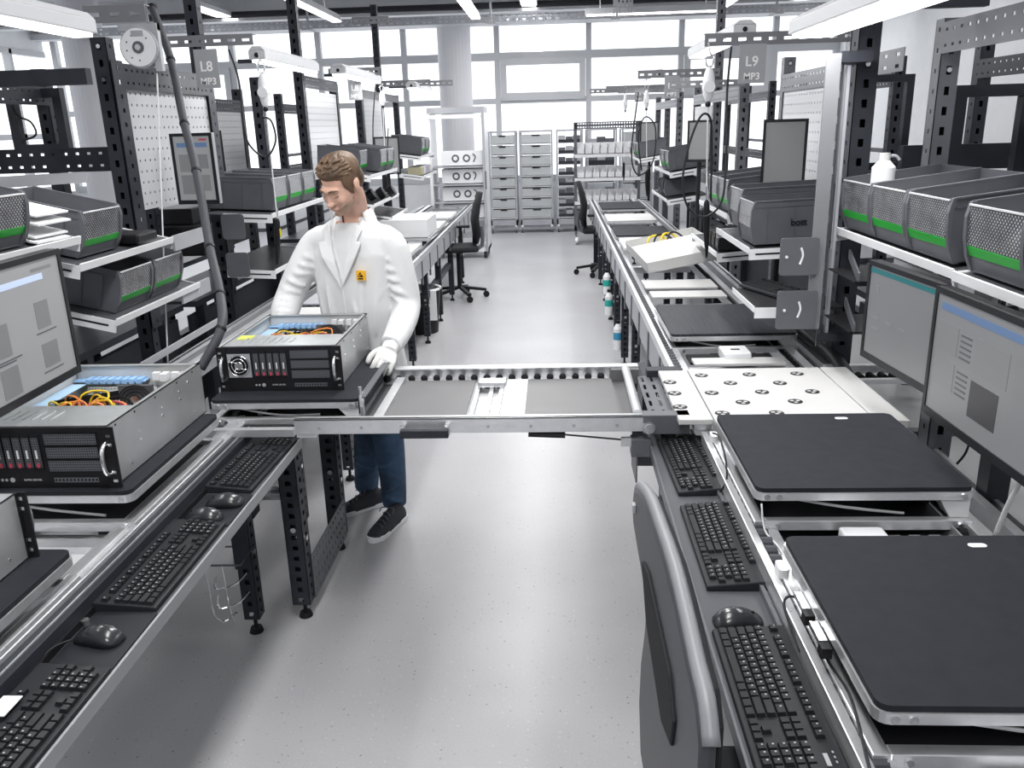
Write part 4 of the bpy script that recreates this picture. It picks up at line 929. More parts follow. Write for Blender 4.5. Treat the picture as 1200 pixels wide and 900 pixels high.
# ================================================================ SHELVES AND BINS
def shelf(label, side, x, y0, y1, z, depth=.36, tilt=0.0, board=BIND):
    """front edge at x; runs back away from the aisle"""
    t = thing('shelf', label, 'shelf', (x, (y0 + y1) / 2, z), (0, -side * tilt, 0)); L = (y1 - y0) / 2; s = side
    MB().box((0, -L, -.012), (s * depth, L, -.004)).build('shelf_board', board, t)
    MB().box((-s * .004, -L, -.020), (s * .004, L, .008)).build('front_lip', WHITE, t)
    for e in (-1, 1):
        b = MB()
        b.box((0, e * L - .003, -.05), (s * depth * .72, e * L + .003, .0)).build('side_bracket', WHITE, t)
        if e < 0: MB().box((s * .03, -L - .0045, -.028), (s * depth * .6, -L - .003, -.020)).build('bracket_slot', BLACK, t)
    return t
BINS = {}
def bin_proto(L, W, Hh, green=True, clear=True, mt=BIN):
    """opening faces local -x; x from 0 (front) to L; centred on y; z from 0"""
    t = thing('storage_bin', None, 'bin'); w2 = W / 2; th = .004
    MB().box((.012, -w2, 0), (L, w2, .004)).build('bin_floor', mt, t)
    MB().hexa([(L - th, -w2, 0), (L, -w2, 0), (L, w2, 0), (L - th, w2, 0), (L + .008, -w2, Hh), (L + .012, -w2, Hh), (L + .012, w2, Hh), (L + .008, w2, Hh)]).build('back_wall', mt, t)
    for s in (-1, 1):
        b = MB()
        y0, y1 = sorted((s * w2, s * (w2 - th)))
        prof = [(.020, 0), (L, 0), (L + .01, Hh), (.018, Hh), (.004, Hh * .80), (0, Hh * .5), (.004, Hh * .22)]
        n = len(prof)
        b.add([(x, y0, z) for x, z in prof] + [(x, y1, z) for x, z in prof], [tuple(range(n - 1, -1, -1)) if True else (), tuple(range(n, 2 * n))] + [(i, (i + 1) % n, n + (i + 1) % n, n + i) for i in range(n)])
        b.box((.018, s * w2 - .005, Hh - .004), (L + .012, s * w2 + .005, Hh + .002)).box((.02, s * w2 - .002 * s, Hh - .03), (L, s * w2 + .003 * s, Hh - .026))
        for k in range(3): xx = .07 + k * (L - .1) / 3; b.box((xx, s * w2, .01), (xx + .003, s * w2 + .003 * s, Hh - .03))
        b.build('side_wall', mt, t)
        fl = MB(); pr = [(.018, Hh), (.004, Hh * .80), (0, Hh * .5), (.004, Hh * .22), (.016, .0)]
        yo, yi = s * (w2 + .003), s * (w2 - .014)
        vs = []
        for x, z in pr: vs += [(x - .006, yo, z), (x - .006, yi, z), (x + .008, yi, z), (x + .008, yo, z)]
        fs = [(k * 4 + i, k * 4 + (i + 1) % 4, (k + 1) * 4 + (i + 1) % 4, (k + 1) * 4 + i) for k in range(len(pr) - 1) for i in range(4)] + [(0, 1, 2, 3), (16, 17, 18, 19)]
        fl.add(vs, fs); fl.build('front_flange', mt, t)
    MB().hexa([(.014, -w2, 0), (.02, -w2, 0), (.02, w2, 0), (.014, w2, 0), (.000, -w2, Hh * .38), (.006, -w2, Hh * .38), (.006, w2, Hh * .38), (.000, w2, Hh * .38)]).build('front_lip', mt, t)
    if green: MB().hexa([(.0035, -w2 + .015, Hh * .24), (.006, -w2 + .015, Hh * .24), (.006, w2 - .015, Hh * .24), (.0035, w2 - .015, Hh * .24), (-.003, -w2 + .015, Hh * .385), (0, -w2 + .015, Hh * .385), (0, w2 - .015, Hh * .385), (-.003, w2 - .015, Hh * .385)]).build('green_label', GREEN, t)
    if clear:
        MB().hexa([(-.001, -w2 + .012, Hh * .39), (.001, -w2 + .012, Hh * .39), (.001, w2 - .012, Hh * .39), (-.001, w2 - .012, Hh * .39), (.007, -w2 + .012, Hh * .97), (.009, -w2 + .012, Hh * .97), (.009, w2 - .012, Hh * .97), (.007, w2 - .012, Hh * .97)]).build('clear_front', WAFFLE if clear == 1 else CLEAR, t)
        MB().box((.004, -w2 + .012, Hh * .96), (.009, w2 - .012, Hh * .985)).build('clear_rim', mat('clear_rim_edge', (.75, .76, .78), .2), t)
    return t
def put_bin(label, side, x, y, z, key, tilt=0.0, group=None, yaw=0.0):
    sp = {'A': (.37, .305, .19, True, 1), 'B': (.35, .29, .175, True, 1), 'Q': (.48, .30, .20, True, 2), 'R': (.48, .30, .20, False, 2), 'C': (.35, .30, .19, True, 2), 'D': (.3, .2, .14, False, 0)}[key]
    if key not in BINS:
        BINS[key] = o = bin_proto(*sp)
    else: o = copy_tree(BINS[key])
    o.location = (x, y, z); o.rotation_euler = Euler((0, -tilt, (0 if side > 0 else math.pi) + yaw), 'XYZ')
    if side < 0: o.rotation_euler = (Matrix.Rotation(math.pi + yaw, 3, 'Z') @ Matrix.Rotation(-tilt, 3, 'Y')).to_euler()
    tag(o, label, group=group); return o
def content(o, what, label):
    """something lying in a bin (a thing of its own)"""
    M = o.matrix_basis.copy()
    b = MB(); b.T = M
    if what == 'bag':
        rnd = random.Random(len(label))
        b.sphere((.12, 0, .06), (.10, .11, .05), 14, 8).sphere((.15, .03, .08), (.09, .09, .05), 12, 8)
        b.v = [tuple(Vector(p) + Vector((rnd.uniform(-.008, .008), rnd.uniform(-.008, .008), rnd.uniform(-.008, .008)))) for p in b.v]
        c = b.build('plastic_bag', BAG, smooth='all'); return tag(c, label, 'bag')
    if what == 'paper':
        for k in range(3): b.hexa([(.03, -.10 + k * .01, .01 + k * .01), (.22, -.12, .03 + k * .01), (.22, .10, .02 + k * .01), (.03, .10, .012 + k * .01), (.03, -.10 + k * .01, .014 + k * .01), (.22, -.12, .034 + k * .01), (.22, .10, .024 + k * .01), (.03, .10, .016 + k * .01)])
        c = b.build('paper_stack', PAPER); return tag(c, label, 'paper')
# right near
T9 = math.radians(7)
shelf('white edged shelf under the three nearest right bins', 1, 1.135, 2.425, 3.46, 1.435, .42, T9)
shelf('white edged shelf at the right edge under the cut off bin', 1, 1.125, 1.2, 2.405, 1.435, .42, T9)
b1 = put_bin('grey bin with the white spray bottle inside, first of the right bins', 1, 1.15, 3.27, 1.445, 'A', T9)
b2 = put_bin('grey bin with papers inside, between the bottle bin and the empty one', 1, 1.15, 2.955, 1.445, 'A', T9)
b3 = put_bin('grey bin with a white slip at its front, third from the bottle', 1, 1.15, 2.64, 1.445, 'A', T9)
b4 = put_bin('grey bin full of clear bags at the right edge of the photo', 1, 1.15, 2.235, 1.445, 'A', T9)
b5 = put_bin('grey bin cut off by the right edge, beside the clear bags', 1, 1.15, 1.915, 1.445, 'A', T9)
content(b2, 'paper', 'small stack of white papers in the second right bin'); content(b4, 'bag', 'clear plastic bags filling the bin at the right edge')
t = thing('spray_bottle', 'white bottle with a screw cap standing in the first right bin', 'bottle', (1.24, 3.30, 1.47))
MB().cyl((0, 0, 0), (0, 0, .21), .042, 20).cyl((0, 0, .21), (0, 0, .235), .042, 20, .020).build('bottle_body', WHITE, t, smooth=True)
MB().cyl((0, 0, .235), (0, 0, .262), .020, 16).build('cap', OFFW, t); MB().tube([(.015, 0, .25), (.04, 0, .25), (.055, 0, .235)], .006, 8, 3).build('spout', STEELL, t)
t = thing('label_rail', 'white perforated label rail under the right bin shelf', 'rail')
MB().perf((1.19, 2.95, 1.30), (0, -.75, 0), (0, 0, .085), 9, 1, .12, .25).box((1.195, 1.6, 1.30), (1.20, 3.0, 1.385)).build('rail_plate', WHITE, t)
MB().box((1.14, 2.30, 1.37), (1.30, 2.40, 1.42)).box((1.14, 2.425, 1.36), (1.30, 2.44, 1.42)).build('shelf_end', WHITE, t)
t = thing('hanging_tool', 'grey rounded hand tool hanging under the right bin shelf', 'tool', (1.16, 2.12, 1.36))
MB().tube([(0, .03, .03), (0, .0, -.02), (-.01, -.05, -.055), (0, -.10, -.06), (.0, -.14, -.03)], .02, 12, 4, radii=[.018, .024, .028, .024, .012]).build('tool_body', BIN, t, smooth='all')
MB().cyl((0, .06, .06), (0, .06, -.03), .008, 8).cyl((0, .08, .06), (0, .08, -.03), .006, 8).build('hook_rods', CHROME, t)
# left near
T14 = math.radians(13)
shelf('white edged tilted shelf at the left edge with white papers', -1, -1.70, 2.3, 2.94, 1.525, .40, T14)
shelf('white edged tilted shelf carrying the single large left bin', -1, -1.73, 2.96, 3.74, 1.42, .40, T14)
shelf('lowest white edged tilted shelf on the left with two bins', -1, -1.75, 3.18, 4.0, 1.165, .40, T14)
put_bin('grey bin cut off at the left edge beside the white papers', -1, -1.73, 2.53, 1.535, 'B', T14)
put_bin('large empty grey bin alone on the middle left shelf', -1, -1.77, 3.19, 1.435, 'B', T14)
put_bin('empty grey bin, left of the two on the lowest left shelf', -1, -1.79, 3.42, 1.175, 'B', T14)
b8 = put_bin('grey bin with clear bags, right of the two on the lowest left shelf', -1, -1.79, 3.73, 1.175, 'B', T14)
content(b8, 'bag', 'clear plastic bags in the right bin of the lowest left shelf')
for k in range(4):
    o = MB().hexa([(0, 0, 0), (-.24, .01, .05), (-.23, .19, .055), (.01, .18, 0), (0, 0, .006), (-.24, .01, .056), (-.23, .19, .061), (.01, .18, .006)]).build('paper_bundle', PAPER, loc=(-1.71 - .012 * (k % 2), 2.70 + .012 * k, 1.535 + k * (.016 if k < 2 else .028)))
    tag(o, ('lowest', 'second lowest', 'third', 'topmost')[k] + ' white paper bundle on the left edge shelf', 'paper')
tag(MB().box((-1.72, 3.40, 1.44), (-1.95, 3.58, 1.48)).build('dark_pouch', BLACK, bevel=.01), 'dark flat pouch lying right of the single large left bin', 'pouch')
t = thing('shelf_support', 'white slotted rails closing the left shelves beside the hose', 'rail')
MB().hexa([(-1.74, 3.75, 1.36), (-1.73, 3.75, 1.36), (-1.73, 4.12, 1.36), (-1.74, 4.12, 1.36), (-1.74, 3.75, 1.43), (-1.73, 3.75, 1.43), (-1.73, 4.12, 1.43), (-1.74, 4.12, 1.43)]).build('upper_rail', STEELL, t)
MB().box((-1.77, 3.82, 1.10), (-1.76, 4.15, 1.17)).build('middle_rail', STEELL, t)
MB().box((-1.80, 3.4, .90), (-1.79, 4.3, .93)).build('lower_rail', STEELL, t)
MB().box((-1.90, 3.2, .70), (-1.89, 6.0, .74)).build('bench_rail', STEELL, t)
t = thing('swivel_bracket', 'pair of grey slotted swivel plates beside the left hose', 'bracket')
for z in (1.33, 1.10):
    pl = MB().rslab(-.07, -.075, .07, .075, 0, .006, .02); 
    o = pl.build('swivel_plate', STEELM, t, loc=(-1.93, 5.0, z)); o.rotation_euler = (HP, 0, 0)
    s = MB().tube([(0, .045, -.002), (.012, .01, -.002), (0, -.04, -.002)], .005, 6, 4).cyl((-.05, 0, -.004), (-.05, 0, .0), .006, 8).cyl((.055, 0, -.004), (.055, 0, .0), .006, 8).build('slot', WHITE, o)
# right middle group (the letters are added after the bins are copied)
shelf('white edged shelf under the large grey bin on the right', 1, .905, 3.95, 4.75, 1.285, .48, math.radians(2))
q = put_bin('large grey bin lettered on its side on the right shelf', 1, .93, 4.16, 1.297, 'R', math.radians(2))
QB = q
LET = lambda: text('bin_lettering', 'bott', .044, BLACK, QB, basis((.215, -.1545, .095), (1, 0, 0), (0, 0, 1)), .001)
put_bin('large grey bin directly behind the lettered bin on the right', 1, .95, 4.50, 1.33, 'R', math.radians(2))
shelf('narrow white edged shelf under the row of small black bins, right', 1, .93, 4.85, 5.75, 1.13, .35, math.radians(4))
shelf('white edged shelf under the two grey bins beyond the lettered bin', 1, 1.00, 4.95, 5.9, 1.335, .38, math.radians(6))
put_bin('grey bin beyond the lettered bin, beside the hanging tool', 1, 1.02, 5.15, 1.345, 'C', math.radians(6))
put_bin('grey bin with a green label just behind the hanging tool cable', 1, 1.02, 5.48, 1.345, 'C', math.radians(6))
for i in range(4):
    o = MB().box((0, -.05, 0), (.24, .05, .085)).box((-.004, -.04, .01), (0, .04, .06)).build('small_bin', BLACK, bevel=.004, loc=(.95, 4.95 + i * .125, 1.142)); tag(o, ('nearest', 'second', 'third', 'farthest')[i] + ' of four small black boxes on the narrow right shelf', 'box')
t = thing('swivel_mast', 'light steel mast with slotted swivel plates before the large grey bin', 'mast')
MB().box((1.02, 3.375, 1.04), (1.075, 3.385, 2.09)).build('light_strip', MASTG, t, .001)
MB().perf((1.075, 3.40, .96), (.035, .05, 0), (0, 0, 1.13), 1, 12, .3, .3).build('slotted_face', STEELM, t)
upright(1.235, 3.60, 0.0, 2.25, t, 1, w=.085, mt=STEEL); MB().box((1.118, 3.43, 1.0), (1.13, 3.455, 2.05)).build('bright_edge', STEELL, t)
MB().box((1.08, 3.40, 2.06), (1.20, 3.58, 2.10)).box((1.08, 3.40, .98), (1.20, 3.58, 1.01)).build('mast_arm', STEEL, t)
for n, (px0, py0, px1, py1) in enumerate(((915, 279, 957, 322), (911, 341, 955, 385))):
    a, b = at(px0, py0, y=3.36), at(px1, py1, y=3.36); c = (a + b) / 2
    o = MB().rslab(-(b.x - a.x) / 2, -(a.z - b.z) / 2, (b.x - a.x) / 2, (a.z - b.z) / 2, 0, .006, .012).build('swivel_plate', STEELM, t, loc=c); o.rotation_euler = (HP, 0, 0)
    MB().tube([(0.005, .035, .008), (.014, .005, .008), (.004, -.03, .008)], .0045, 6, 4).cyl((-.05, 0, .006), (-.05, 0, .011), .006, 8).build('slot', WHITE, o)
for z in (1.33, 1.14):
    MB().hexa([(1.16, 3.36, z), (1.168, 3.36, z), (1.12, 3.10, z - .05), (1.112, 3.10, z - .05), (1.16, 3.36, z + .035), (1.168, 3.36, z + .035), (1.12, 3.10, z - .015), (1.112, 3.10, z - .015)]).build('slanted_bracket', STEELM, t)
    MB().box((1.10, 3.10, z - .05), (1.35, 3.40, z - .045)).build('side_shelf', BLACK, t)
# keyboard ledge
t = thing('keyboard_ledge', 'white edged black ledge under the angled keyboard, right side', 'shelf', (.97, 3.62, 1.115))
MB().box((-.14, -.16, -.012), (.22, .28, -.002)).build('ledge_board', BLACK, t)
MB().box((-.14, -.164, -.045), (.10, -.16, .0)).box((-.144, -.16, -.02), (-.14, .28, .004)).build('ledge_lip', WHITE, t)
keyboard('angled grey black keyboard on the raised ledge below the lettered bin', (.86, 3.92, 1.117), -HP + .35, single=False).scale = (.8, .95, 1)
# open chassis lying tilted on the right bench, white panels further
t = thing('white_case', 'white open case lying tilted on the right bench with yellow wires', 'case', (.62, 5.55, .90), (math.radians(2), math.radians(-10), math.radians(4)))
MB().box((0, 0, 0), (.52, .9, .003)).box((0, 0, 0), (.52, .003, .07)).box((0, .897, 0), (.52, .9, .07)).box((0, 0, 0), (.003, .9, .07)).box((.517, 0, 0), (.52, .9, .07)).box((0, .0, .07), (.52, .62, .073)).build('case_body', OFFW, t)
for k in range(4): MB().tube([(.12 + .05 * k, .66, .05), (.16 + .05 * k, .70, .10), (.24 + .04 * k, .72, .09), (.28 + .04 * k, .68, .05)], .008, 6, 4).build('wire', (YEL, BLACK, YEL, CABLE)[k], t)
def deck(label, x0, x1, y0, y1, z, mt, th=.012, cat='sheet'):
    return tag(MB().box((x0, y0, z - th), (x1, y1, z)).build('deck_sheet', mt, bevel=.002), label, cat)
deck('light grey deck panel before the tilted white case', .57, 1.02, 5.22, 5.50, .868, OFFW); deck('second light grey deck panel on the right bench', .58, 1.02, 4.93, 5.12, .868, OFFW)
deck('mid grey crosswise sheet before the ribbed platform', .58, 1.02, 4.60, 4.70, .862, STEELM)
deck('white deck panel just behind the perforated sheet', .60, .99, 3.50, 3.60, .862, OFFW); deck('long dark slot sheet between the right rails', .60, .98, 3.62, 3.76, .835, BLACK)
t = thing('white_module', 'small white plastic module before the ribbed black platform', 'module'); MB().box((.74, 3.58, .84), (.86, 3.72, .885)).build('module_body', WHITE, t, .006); MB().box((.78, 3.64, .885), (.82, 3.66, .8862)).build('window', BLACK, t)
for i, (y0, y1, zz) in enumerate(((6.75, 7.4, .90), (7.7, 8.4, .88), (8.9, 9.6, .88), (10.0, 10.9, .90))):
    platform(('near', 'second', 'third', 'last')[i] + ' of the far lift platforms on the right bench', .56, y0, 1.08, y1, z=zz, top=(WHITE, MATTE, OFFW, MATTE)[i], zl=zz - .07, lower=False, blocks=False)
cable('thick black bundle lying beside the right outer profile by the mast', [(1.16, 3.20, .86), (1.19, 3.5, .88), (1.20, 3.9, .87), (1.19, 4.6, .86)], .03, BLACK, name='cable_bundle')
# far left white case and platforms
t = thing('white_case', 'white closed case on the far left bench before the cabinet', 'case', (-1.64, 7.55, .89)); MB().box((0, 0, .03), (.50, .6, .19)).build('case_body', WHITE, t, .004); MB().box((-.01, -.01, 0), (.51, .61, .025)).build('case_base', ALU, t)
for i, (y0, y1, mt) in enumerate(((6.1, 6.7, MATTE), (6.75, 7.4, OFFW), (8.5, 9.2, OFFW), (9.5, 10.2, WHITE))):
    platform(('near dark', 'second pale', 'third pale', 'last white')[i] + ' lift platform on the left bench beyond the worker', -1.67, y0, -1.17, y1, z=.89, top=mt, lower=(i == 0), zl=.83, blocks=False)
deck('grey deck sheet on the left bench behind the worker', -1.60, -1.20, 4.1, 5.0, .83, OFFW); deck('second grey deck sheet on the left bench behind the worker', -1.60, -1.20, 5.1, 5.95, .83, STEELL)

# ================================================================ left middle shelves (behind the worker)
T8 = math.radians(8)
shelf('white edged shelf under the two wide grey bins left of the worker', -1, -1.72, 5.10, 6.3, 1.385, .42, math.radians(3))
shelf('lower black shelf with white edge left of the worker', -1, -1.72, 5.05, 6.1, 1.05, .42, math.radians(3), BLACK)
put_bin('wide grey bin with a green label left of the worker\'s head', -1, -1.76, 5.42, 1.395, 'Q', math.radians(3)); put_bin('second wide grey bin, half hidden by the worker\'s head', -1, -1.76, 5.75, 1.395, 'Q', math.radians(3)); put_bin('third wide grey bin, behind the worker\'s head', -1, -1.76, 6.08, 1.395, 'Q', math.radians(3))
shelf('upper shelf right of the worker\'s head with slanted bins', -1, -1.50, 7.0, 8.2, 1.50, .40, T8)
shelf('middle dark shelf right of the worker\'s head', -1, -1.48, 6.95, 8.1, 1.27, .40, T8, BLACK)
shelf('lower shelf right of the worker\'s head', -1, -1.46, 7.6, 8.4, 1.10, .40, T8, BLACK)
put_bin('grey bin seen from the side, right of the worker\'s head', -1, -1.62, 7.25, 1.515, 'C', T8); put_bin('grey bin with its window showing, right of the worker\'s head', -1, -1.52, 7.62, 1.51, 'C', T8); put_bin('grey bin behind the ones right of the worker\'s head', -1, -1.52, 7.95, 1.51, 'C', T8)
t = thing('rail_clamps', 'row of black cable spools under the shelf right of the worker', 'spool')
for k in range(3): MB().cyl((-1.6 + .05 * k, 7.3 + .2 * k, 1.31), (-1.55 + .05 * k, 7.3 + .2 * k, 1.34), .05, 12).build('spool', BLACK, t)
for i, (x, z0_) in enumerate(((-1.52, 1.55), (-1.50, 1.33))):
    shelf('%s shelf with small goods on the far left before the cabinet' % ('upper', 'lower')[i], -1, x, 9.9, 11.0, z0_, .40, T8)
put_bin('far left grey bin with a greenish window, nearer of the pair', -1, -1.54, 10.15, 1.56, 'C', T8); put_bin('far left grey bin with a greenish window, farther of the pair', -1, -1.54, 10.48, 1.56, 'C', T8)
for i, (m_, c) in enumerate(((mat('tan_box', (.45, .42, .28), .6), 'yellowish'), (OFFW, 'pale'), (mat('lilac_box', (.42, .38, .5), .6), 'lilac'), (STEELL, 'light grey'), (OFFW, 'white'))):
    tag(MB().box((-1.53, 9.97 + i * .17, 1.34), (-1.70, 10.09 + i * .17, 1.43)).build('small_box', m_, bevel=.003), '%s small box %s on the lower far left shelf' % (c, ('first from the front', 'second from the front', 'in the middle', 'fourth from the front', 'at the back')[i]), 'box')
# far right shelves
shelf('shelf with grey bins at the far right beyond the hanging tool', 1, 1.08, 8.1, 9.3, 1.40, .38, T8); shelf('lower dark shelf at the far right beyond the hanging tool', 1, 1.05, 8.0, 9.2, 1.16, .38, T8, BLACK)
put_bin('far right grey bin standing nearest on its shelf', 1, 1.10, 8.35, 1.41, 'C', T8); put_bin('far right grey bin standing second on its shelf', 1, 1.10, 8.68, 1.41, 'C', T8)
put_bin('far right black shelf bin below the two grey ones', 1, 1.08, 8.4, 1.17, 'D', T8); put_bin('another far right black shelf bin, slightly farther', 1, 1.08, 8.75, 1.17, 'D', T8)
shelf('last shelf with bins at the far end of the right line', 1, 1.05, 10.8, 11.9, 1.42, .38, T8)
put_bin('last grey bin on the far right shelf, nearer one', 1, 1.07, 11.0, 1.43, 'C', T8); put_bin('last grey bin on the far right shelf, farther one', 1, 1.07, 11.35, 1.43, 'C', T8)
# neighbour bench goods seen through frames
for i, (x, y, z, l) in enumerate(((2.35, 4.5, 1.02, 'dark crate on the neighbouring bench behind the spray bottle'), (-2.9, 4.4, 1.0, 'dark crate on the neighbouring bench behind the left bins'), (-2.8, 6.6, 1.0, 'dark crate on the neighbouring bench left of the worker'))):
    tag(MB().box((x - .2, y - .5, z), (x + .2, y + .5, z + .22)).box((x - .18, y - .4, z + .22), (x + .1, y + .1, z + .34)).build('dark_crate', BLACK, bevel=.01), l, 'crate')
tag(MB().box((2.2, 3.95, 1.59), (2.42, 4.0, 1.68)).build('green_tag', GREEN), 'small green label on the neighbouring frame behind the big post', 'label')
t = thing('side_rail', 'silver slotted angled shelf bracket at the neighbouring left bench', 'bracket'); MB().hexa([(-2.62, 3.62, 1.66), (-2.60, 3.60, 1.66), (-2.25, 4.05, 1.66), (-2.27, 4.07, 1.66), (-2.62, 3.62, 1.71), (-2.60, 3.60, 1.71), (-2.25, 4.05, 1.71), (-2.27, 4.07, 1.71)]).build('bracket_bar', STEELL, t)

# ================================================================ SIGNS, LAMPS, BALANCERS, CABLES
def sign(label, a, b, y, l1, l2):
    p, q = at(*a, y=y), at(*b, y=y); w_ = q.x - p.x; h_ = p.z - q.z; c = (p + q) / 2
    t = thing('line_sign', label, 'sign', c)
    MB().box((-w_ / 2, 0, -h_ / 2), (w_ / 2, .004, h_ / 2)).build('sign_card', SIGN, t)
    text('line_number', l1, h_ * .36, SIGNW, t, basis((-w_ * .02, -.001, h_ * .05), (1, 0, 0), (0, 0, 1)), .0008)
    text('line_code', l2, h_ * .25, SIGNW, t, basis((0, -.001, -h_ * .33), (1, 0, 0), (0, 0, 1)), .0008)
    return t
sign('large grey hanging sign reading L8 MP3 at the upper left', (226, 58), (259, 103), 4.92, 'L8', 'MP3')
sign('small grey hanging sign reading L8 above the worker\'s head', (407, 92), (425, 117), 8.4, 'L8', 'MP2')
sign('large grey hanging sign reading L9 MP3 at the upper right', (867, 52), (896, 97), 4.74, 'L9', 'MP3')
sign('small grey hanging sign reading L9 at the second right frame', (779, 89), (796, 115), 8.36, 'L9', 'MP2')
sign('tiny grey hanging sign at the third right frame', (744, 103), (754, 119), 11.97, 'L9', 'MP1')
def tube_lamp(label, side, x, y0, y1, z, w_=.13, rod=None):
    t = thing('bench_lamp', label, 'lamp', (x, (y0 + y1) / 2, z)); L = (y1 - y0) / 2
    MB().box((-w_ / 2, -L, 0), (w_ / 2, L, .05)).hexa([(-w_ / 2, -L, .05), (w_ / 2, -L, .05), (w_ / 2, L, .05), (-w_ / 2, L, .05), (-w_ / 4, -L, .075), (w_ / 4, -L, .075), (w_ / 4, L, .075), (-w_ / 4, L, .075)]).build('housing', LAMPH, t, .004)
    MB().box((-w_ / 2 + .012, -L + .02, -.014), (w_ / 2 - .012, L - .02, -.0005)).build('diffuser', TUBE, t)
    MB().cyl((0, L, .025), (0, L + .004, .025), .014, 12).cyl((0, -L, .025), (0, -L - .004, .025), .014, 12).build('end_socket', BLACK, t)
    sx = side
    MB().box((0, L - .3, .05), (sx * (1.56 + .31 - abs(x + .31)), L - .26, .075)).build('lamp_bracket', STEEL, t)
    area('bench_lamp_light', (x, (y0 + y1) / 2, z - .02), w_ * .7, y1 - y0 - .1, 7).rotation_euler = (0, 0, 0)
    return t
tube_lamp('lit tube lamp crossing the upper left corner', -1, -1.80, 1.7, 3.40, 2.25, .10)
tube_lamp('lit tube lamp left of the worker below the sign arm', -1, -1.74, 5.2, 6.4, 2.28, .10)
tube_lamp('lit tube lamp above the shelves right of the worker\'s head', -1, -1.75, 7.2, 8.7, 2.31)
tube_lamp('far lit tube lamp before the white cabinet', -1, -1.7, 10.6, 12, 2.33)
tube_lamp('lit tube lamp crossing the upper right above the monitors', 1, 1.02, 2.2, 3.62, 2.18, .17)
tube_lamp('lit tube lamp behind the large right sign', 1, 1.10, 5.2, 6.9, 2.33)
tube_lamp('far lit tube lamp behind the small right sign', 1, 1.10, 9.2, 10.7, 2.30)
t = thing('cord_reel', 'round white spring reel with a printed dial at the upper left', 'reel', at(165, 56, y=3.95))
MB().cyl((0, -.02, 0), (0, .03, 0), .088, 32).build('reel_body', STEELL, t, .004); MB().cyl((0, -.024, 0), (0, -.02, 0), .080, 32).build('reel_dial', WHITE, t)
MB().cyl((0, -.028, 0), (0, -.024, 0), .026, 20).build('hub_ring', STEELM, t); MB().cyl((0, -.031, 0), (0, -.028, 0), .013, 16).build('hub', CHROME, t); MB().box((-.025, -.026, .045), (.03, -.024, .07)).build('label_plate', STEELL, t)
MB().box((.06, -.01, -.10), (.09, .02, .10)).box((-.09, -.005, .07), (.09, .02, .10)).build('reel_bracket', STEELL, t)
for k in range(14):
    a = .4 + k * .33
    if k % 2: MB().box((-.003, -.0255, -.003), (.003, -.024, .003)).build('dial_mark', STEEL, t, loc=(.055 * math.cos(a), 0, .055 * math.sin(a)))
cable('thin white cord hanging straight down from the round reel', [at(184, 86, y=3.95), at(190, 250, y=3.85), at(197, 432, y=3.75)], .0035, CABLEW)
hp = [at(178, 8, y=4.35), at(200, 70, y=4.25), at(216, 145, y=4.05), at(230, 200, y=3.85), at(246, 290, y=3.6), at(258, 345, y=3.35), at(259, 385, y=3.15), at(235, 432, y=3.05)]
t = thing('corrugated_hose', 'thick dark corrugated hose hanging down beside the left posts', 'hose')
MB().tube(hp, .019, 12, 8).build('hose_tube', HOSE, t, smooth='all')
for i in range(len(hp) - 1):
    p, q = hp[i], hp[i + 1]; d = (q - p).normalized(); c = (p + q) / 2
    MB().cyl(hp[i] - d * .006, hp[i] + d * .006, .0225, 12).build('cable_tie', BLACK, t)
def balancer(label, px, py0, py1, pyt0, pyt1, y, tag_yellow=False, s=1.0, tx=0, body=True):
    """spring balancer with hooks, cord and hanging driver: pixel rows of the body, then of the driver"""
    a, b = at(px, py0, y=y), at(px, py1, y=y); c, d = at(px + tx, pyt0, y=y), at(px + tx, pyt1, y=y)
    t = thing('spring_balancer', label, 'tool', a)
    o = Vector(a); h = (a.z - b.z)
    MB().tube([(0, 0, .0), (.02 * s, 0, -h * .1), (.012 * s, 0, -h * .25), (-.012 * s, 0, -h * .25), (-.02 * s, 0, -h * .1), (0, 0, 0)], .005 * s, 6, 4).tube([(-.01, 0, .05), (0, 0, .0)], .004, 6, 1).build('hook', CHROME, t)
    MB().sphere((0, 0, -h * .62), (.032 * s, .022 * s, h * .36), 14, 10).cyl((0, -.03 * s, -h * .66), (0, .03 * s, -h * .66), .030 * s, 16).build('balancer_body', WHITE, t, smooth=True)
    MB().sphere((0, 0, -h), .016 * s, 10, 8).build('stopper_ball', BLACK, t, smooth='all')
    cc, dd = c - o, d - o
    MB().tube([(0, 0, -h), ((cc.x) * .5, 0, (cc.z - h) * .5), tuple(cc)], .004, 6, 3).build('cord', CABLEW, t)
    L = (dd - cc)
    MB().tube([tuple(cc), tuple(cc + L * .08), tuple(cc + L * .35), tuple(cc + L * .6), tuple(cc + L * .85), tuple(dd)], .02, 12, 3, radii=[.006, .016, .018, .016, .010, .004]).build('driver_body', BLACK, t, smooth='all')
    MB().tube([tuple(cc + L * .0), tuple(cc - L * .22)], .005, 8, 1).build('driver_bail', CHROME, t)
    if tag_yellow: MB().box((cc.x + .012, -.02, cc.z - .11), (cc.x + .022, -.018, cc.z - .06)).build('yellow_tag', mat('bright_yellow', (.9, .75, .02), .5), t)
    return t
balancer('white spring balancer with a black driver on a cord, right side', 832, 62, 122, 234, 302, 4.72, tx=-4)
balancer('white spring balancer with a tagged black driver left of the worker', 305, 70, 128, 256, 310, 5.15, True, tx=20)
balancer('white spring balancer hanging right of the small middle sign', 447, 100, 125, 205, 232, 8.45, s=.9, tx=5)
balancer('small white balancer hanging at the far right second arm', 758, 97, 128, 200, 230, 8.4, s=.8)
balancer('tiny balancer hanging at the far end of the right arms', 733, 103, 130, 190, 212, 11.9, s=.9, tx=-2)
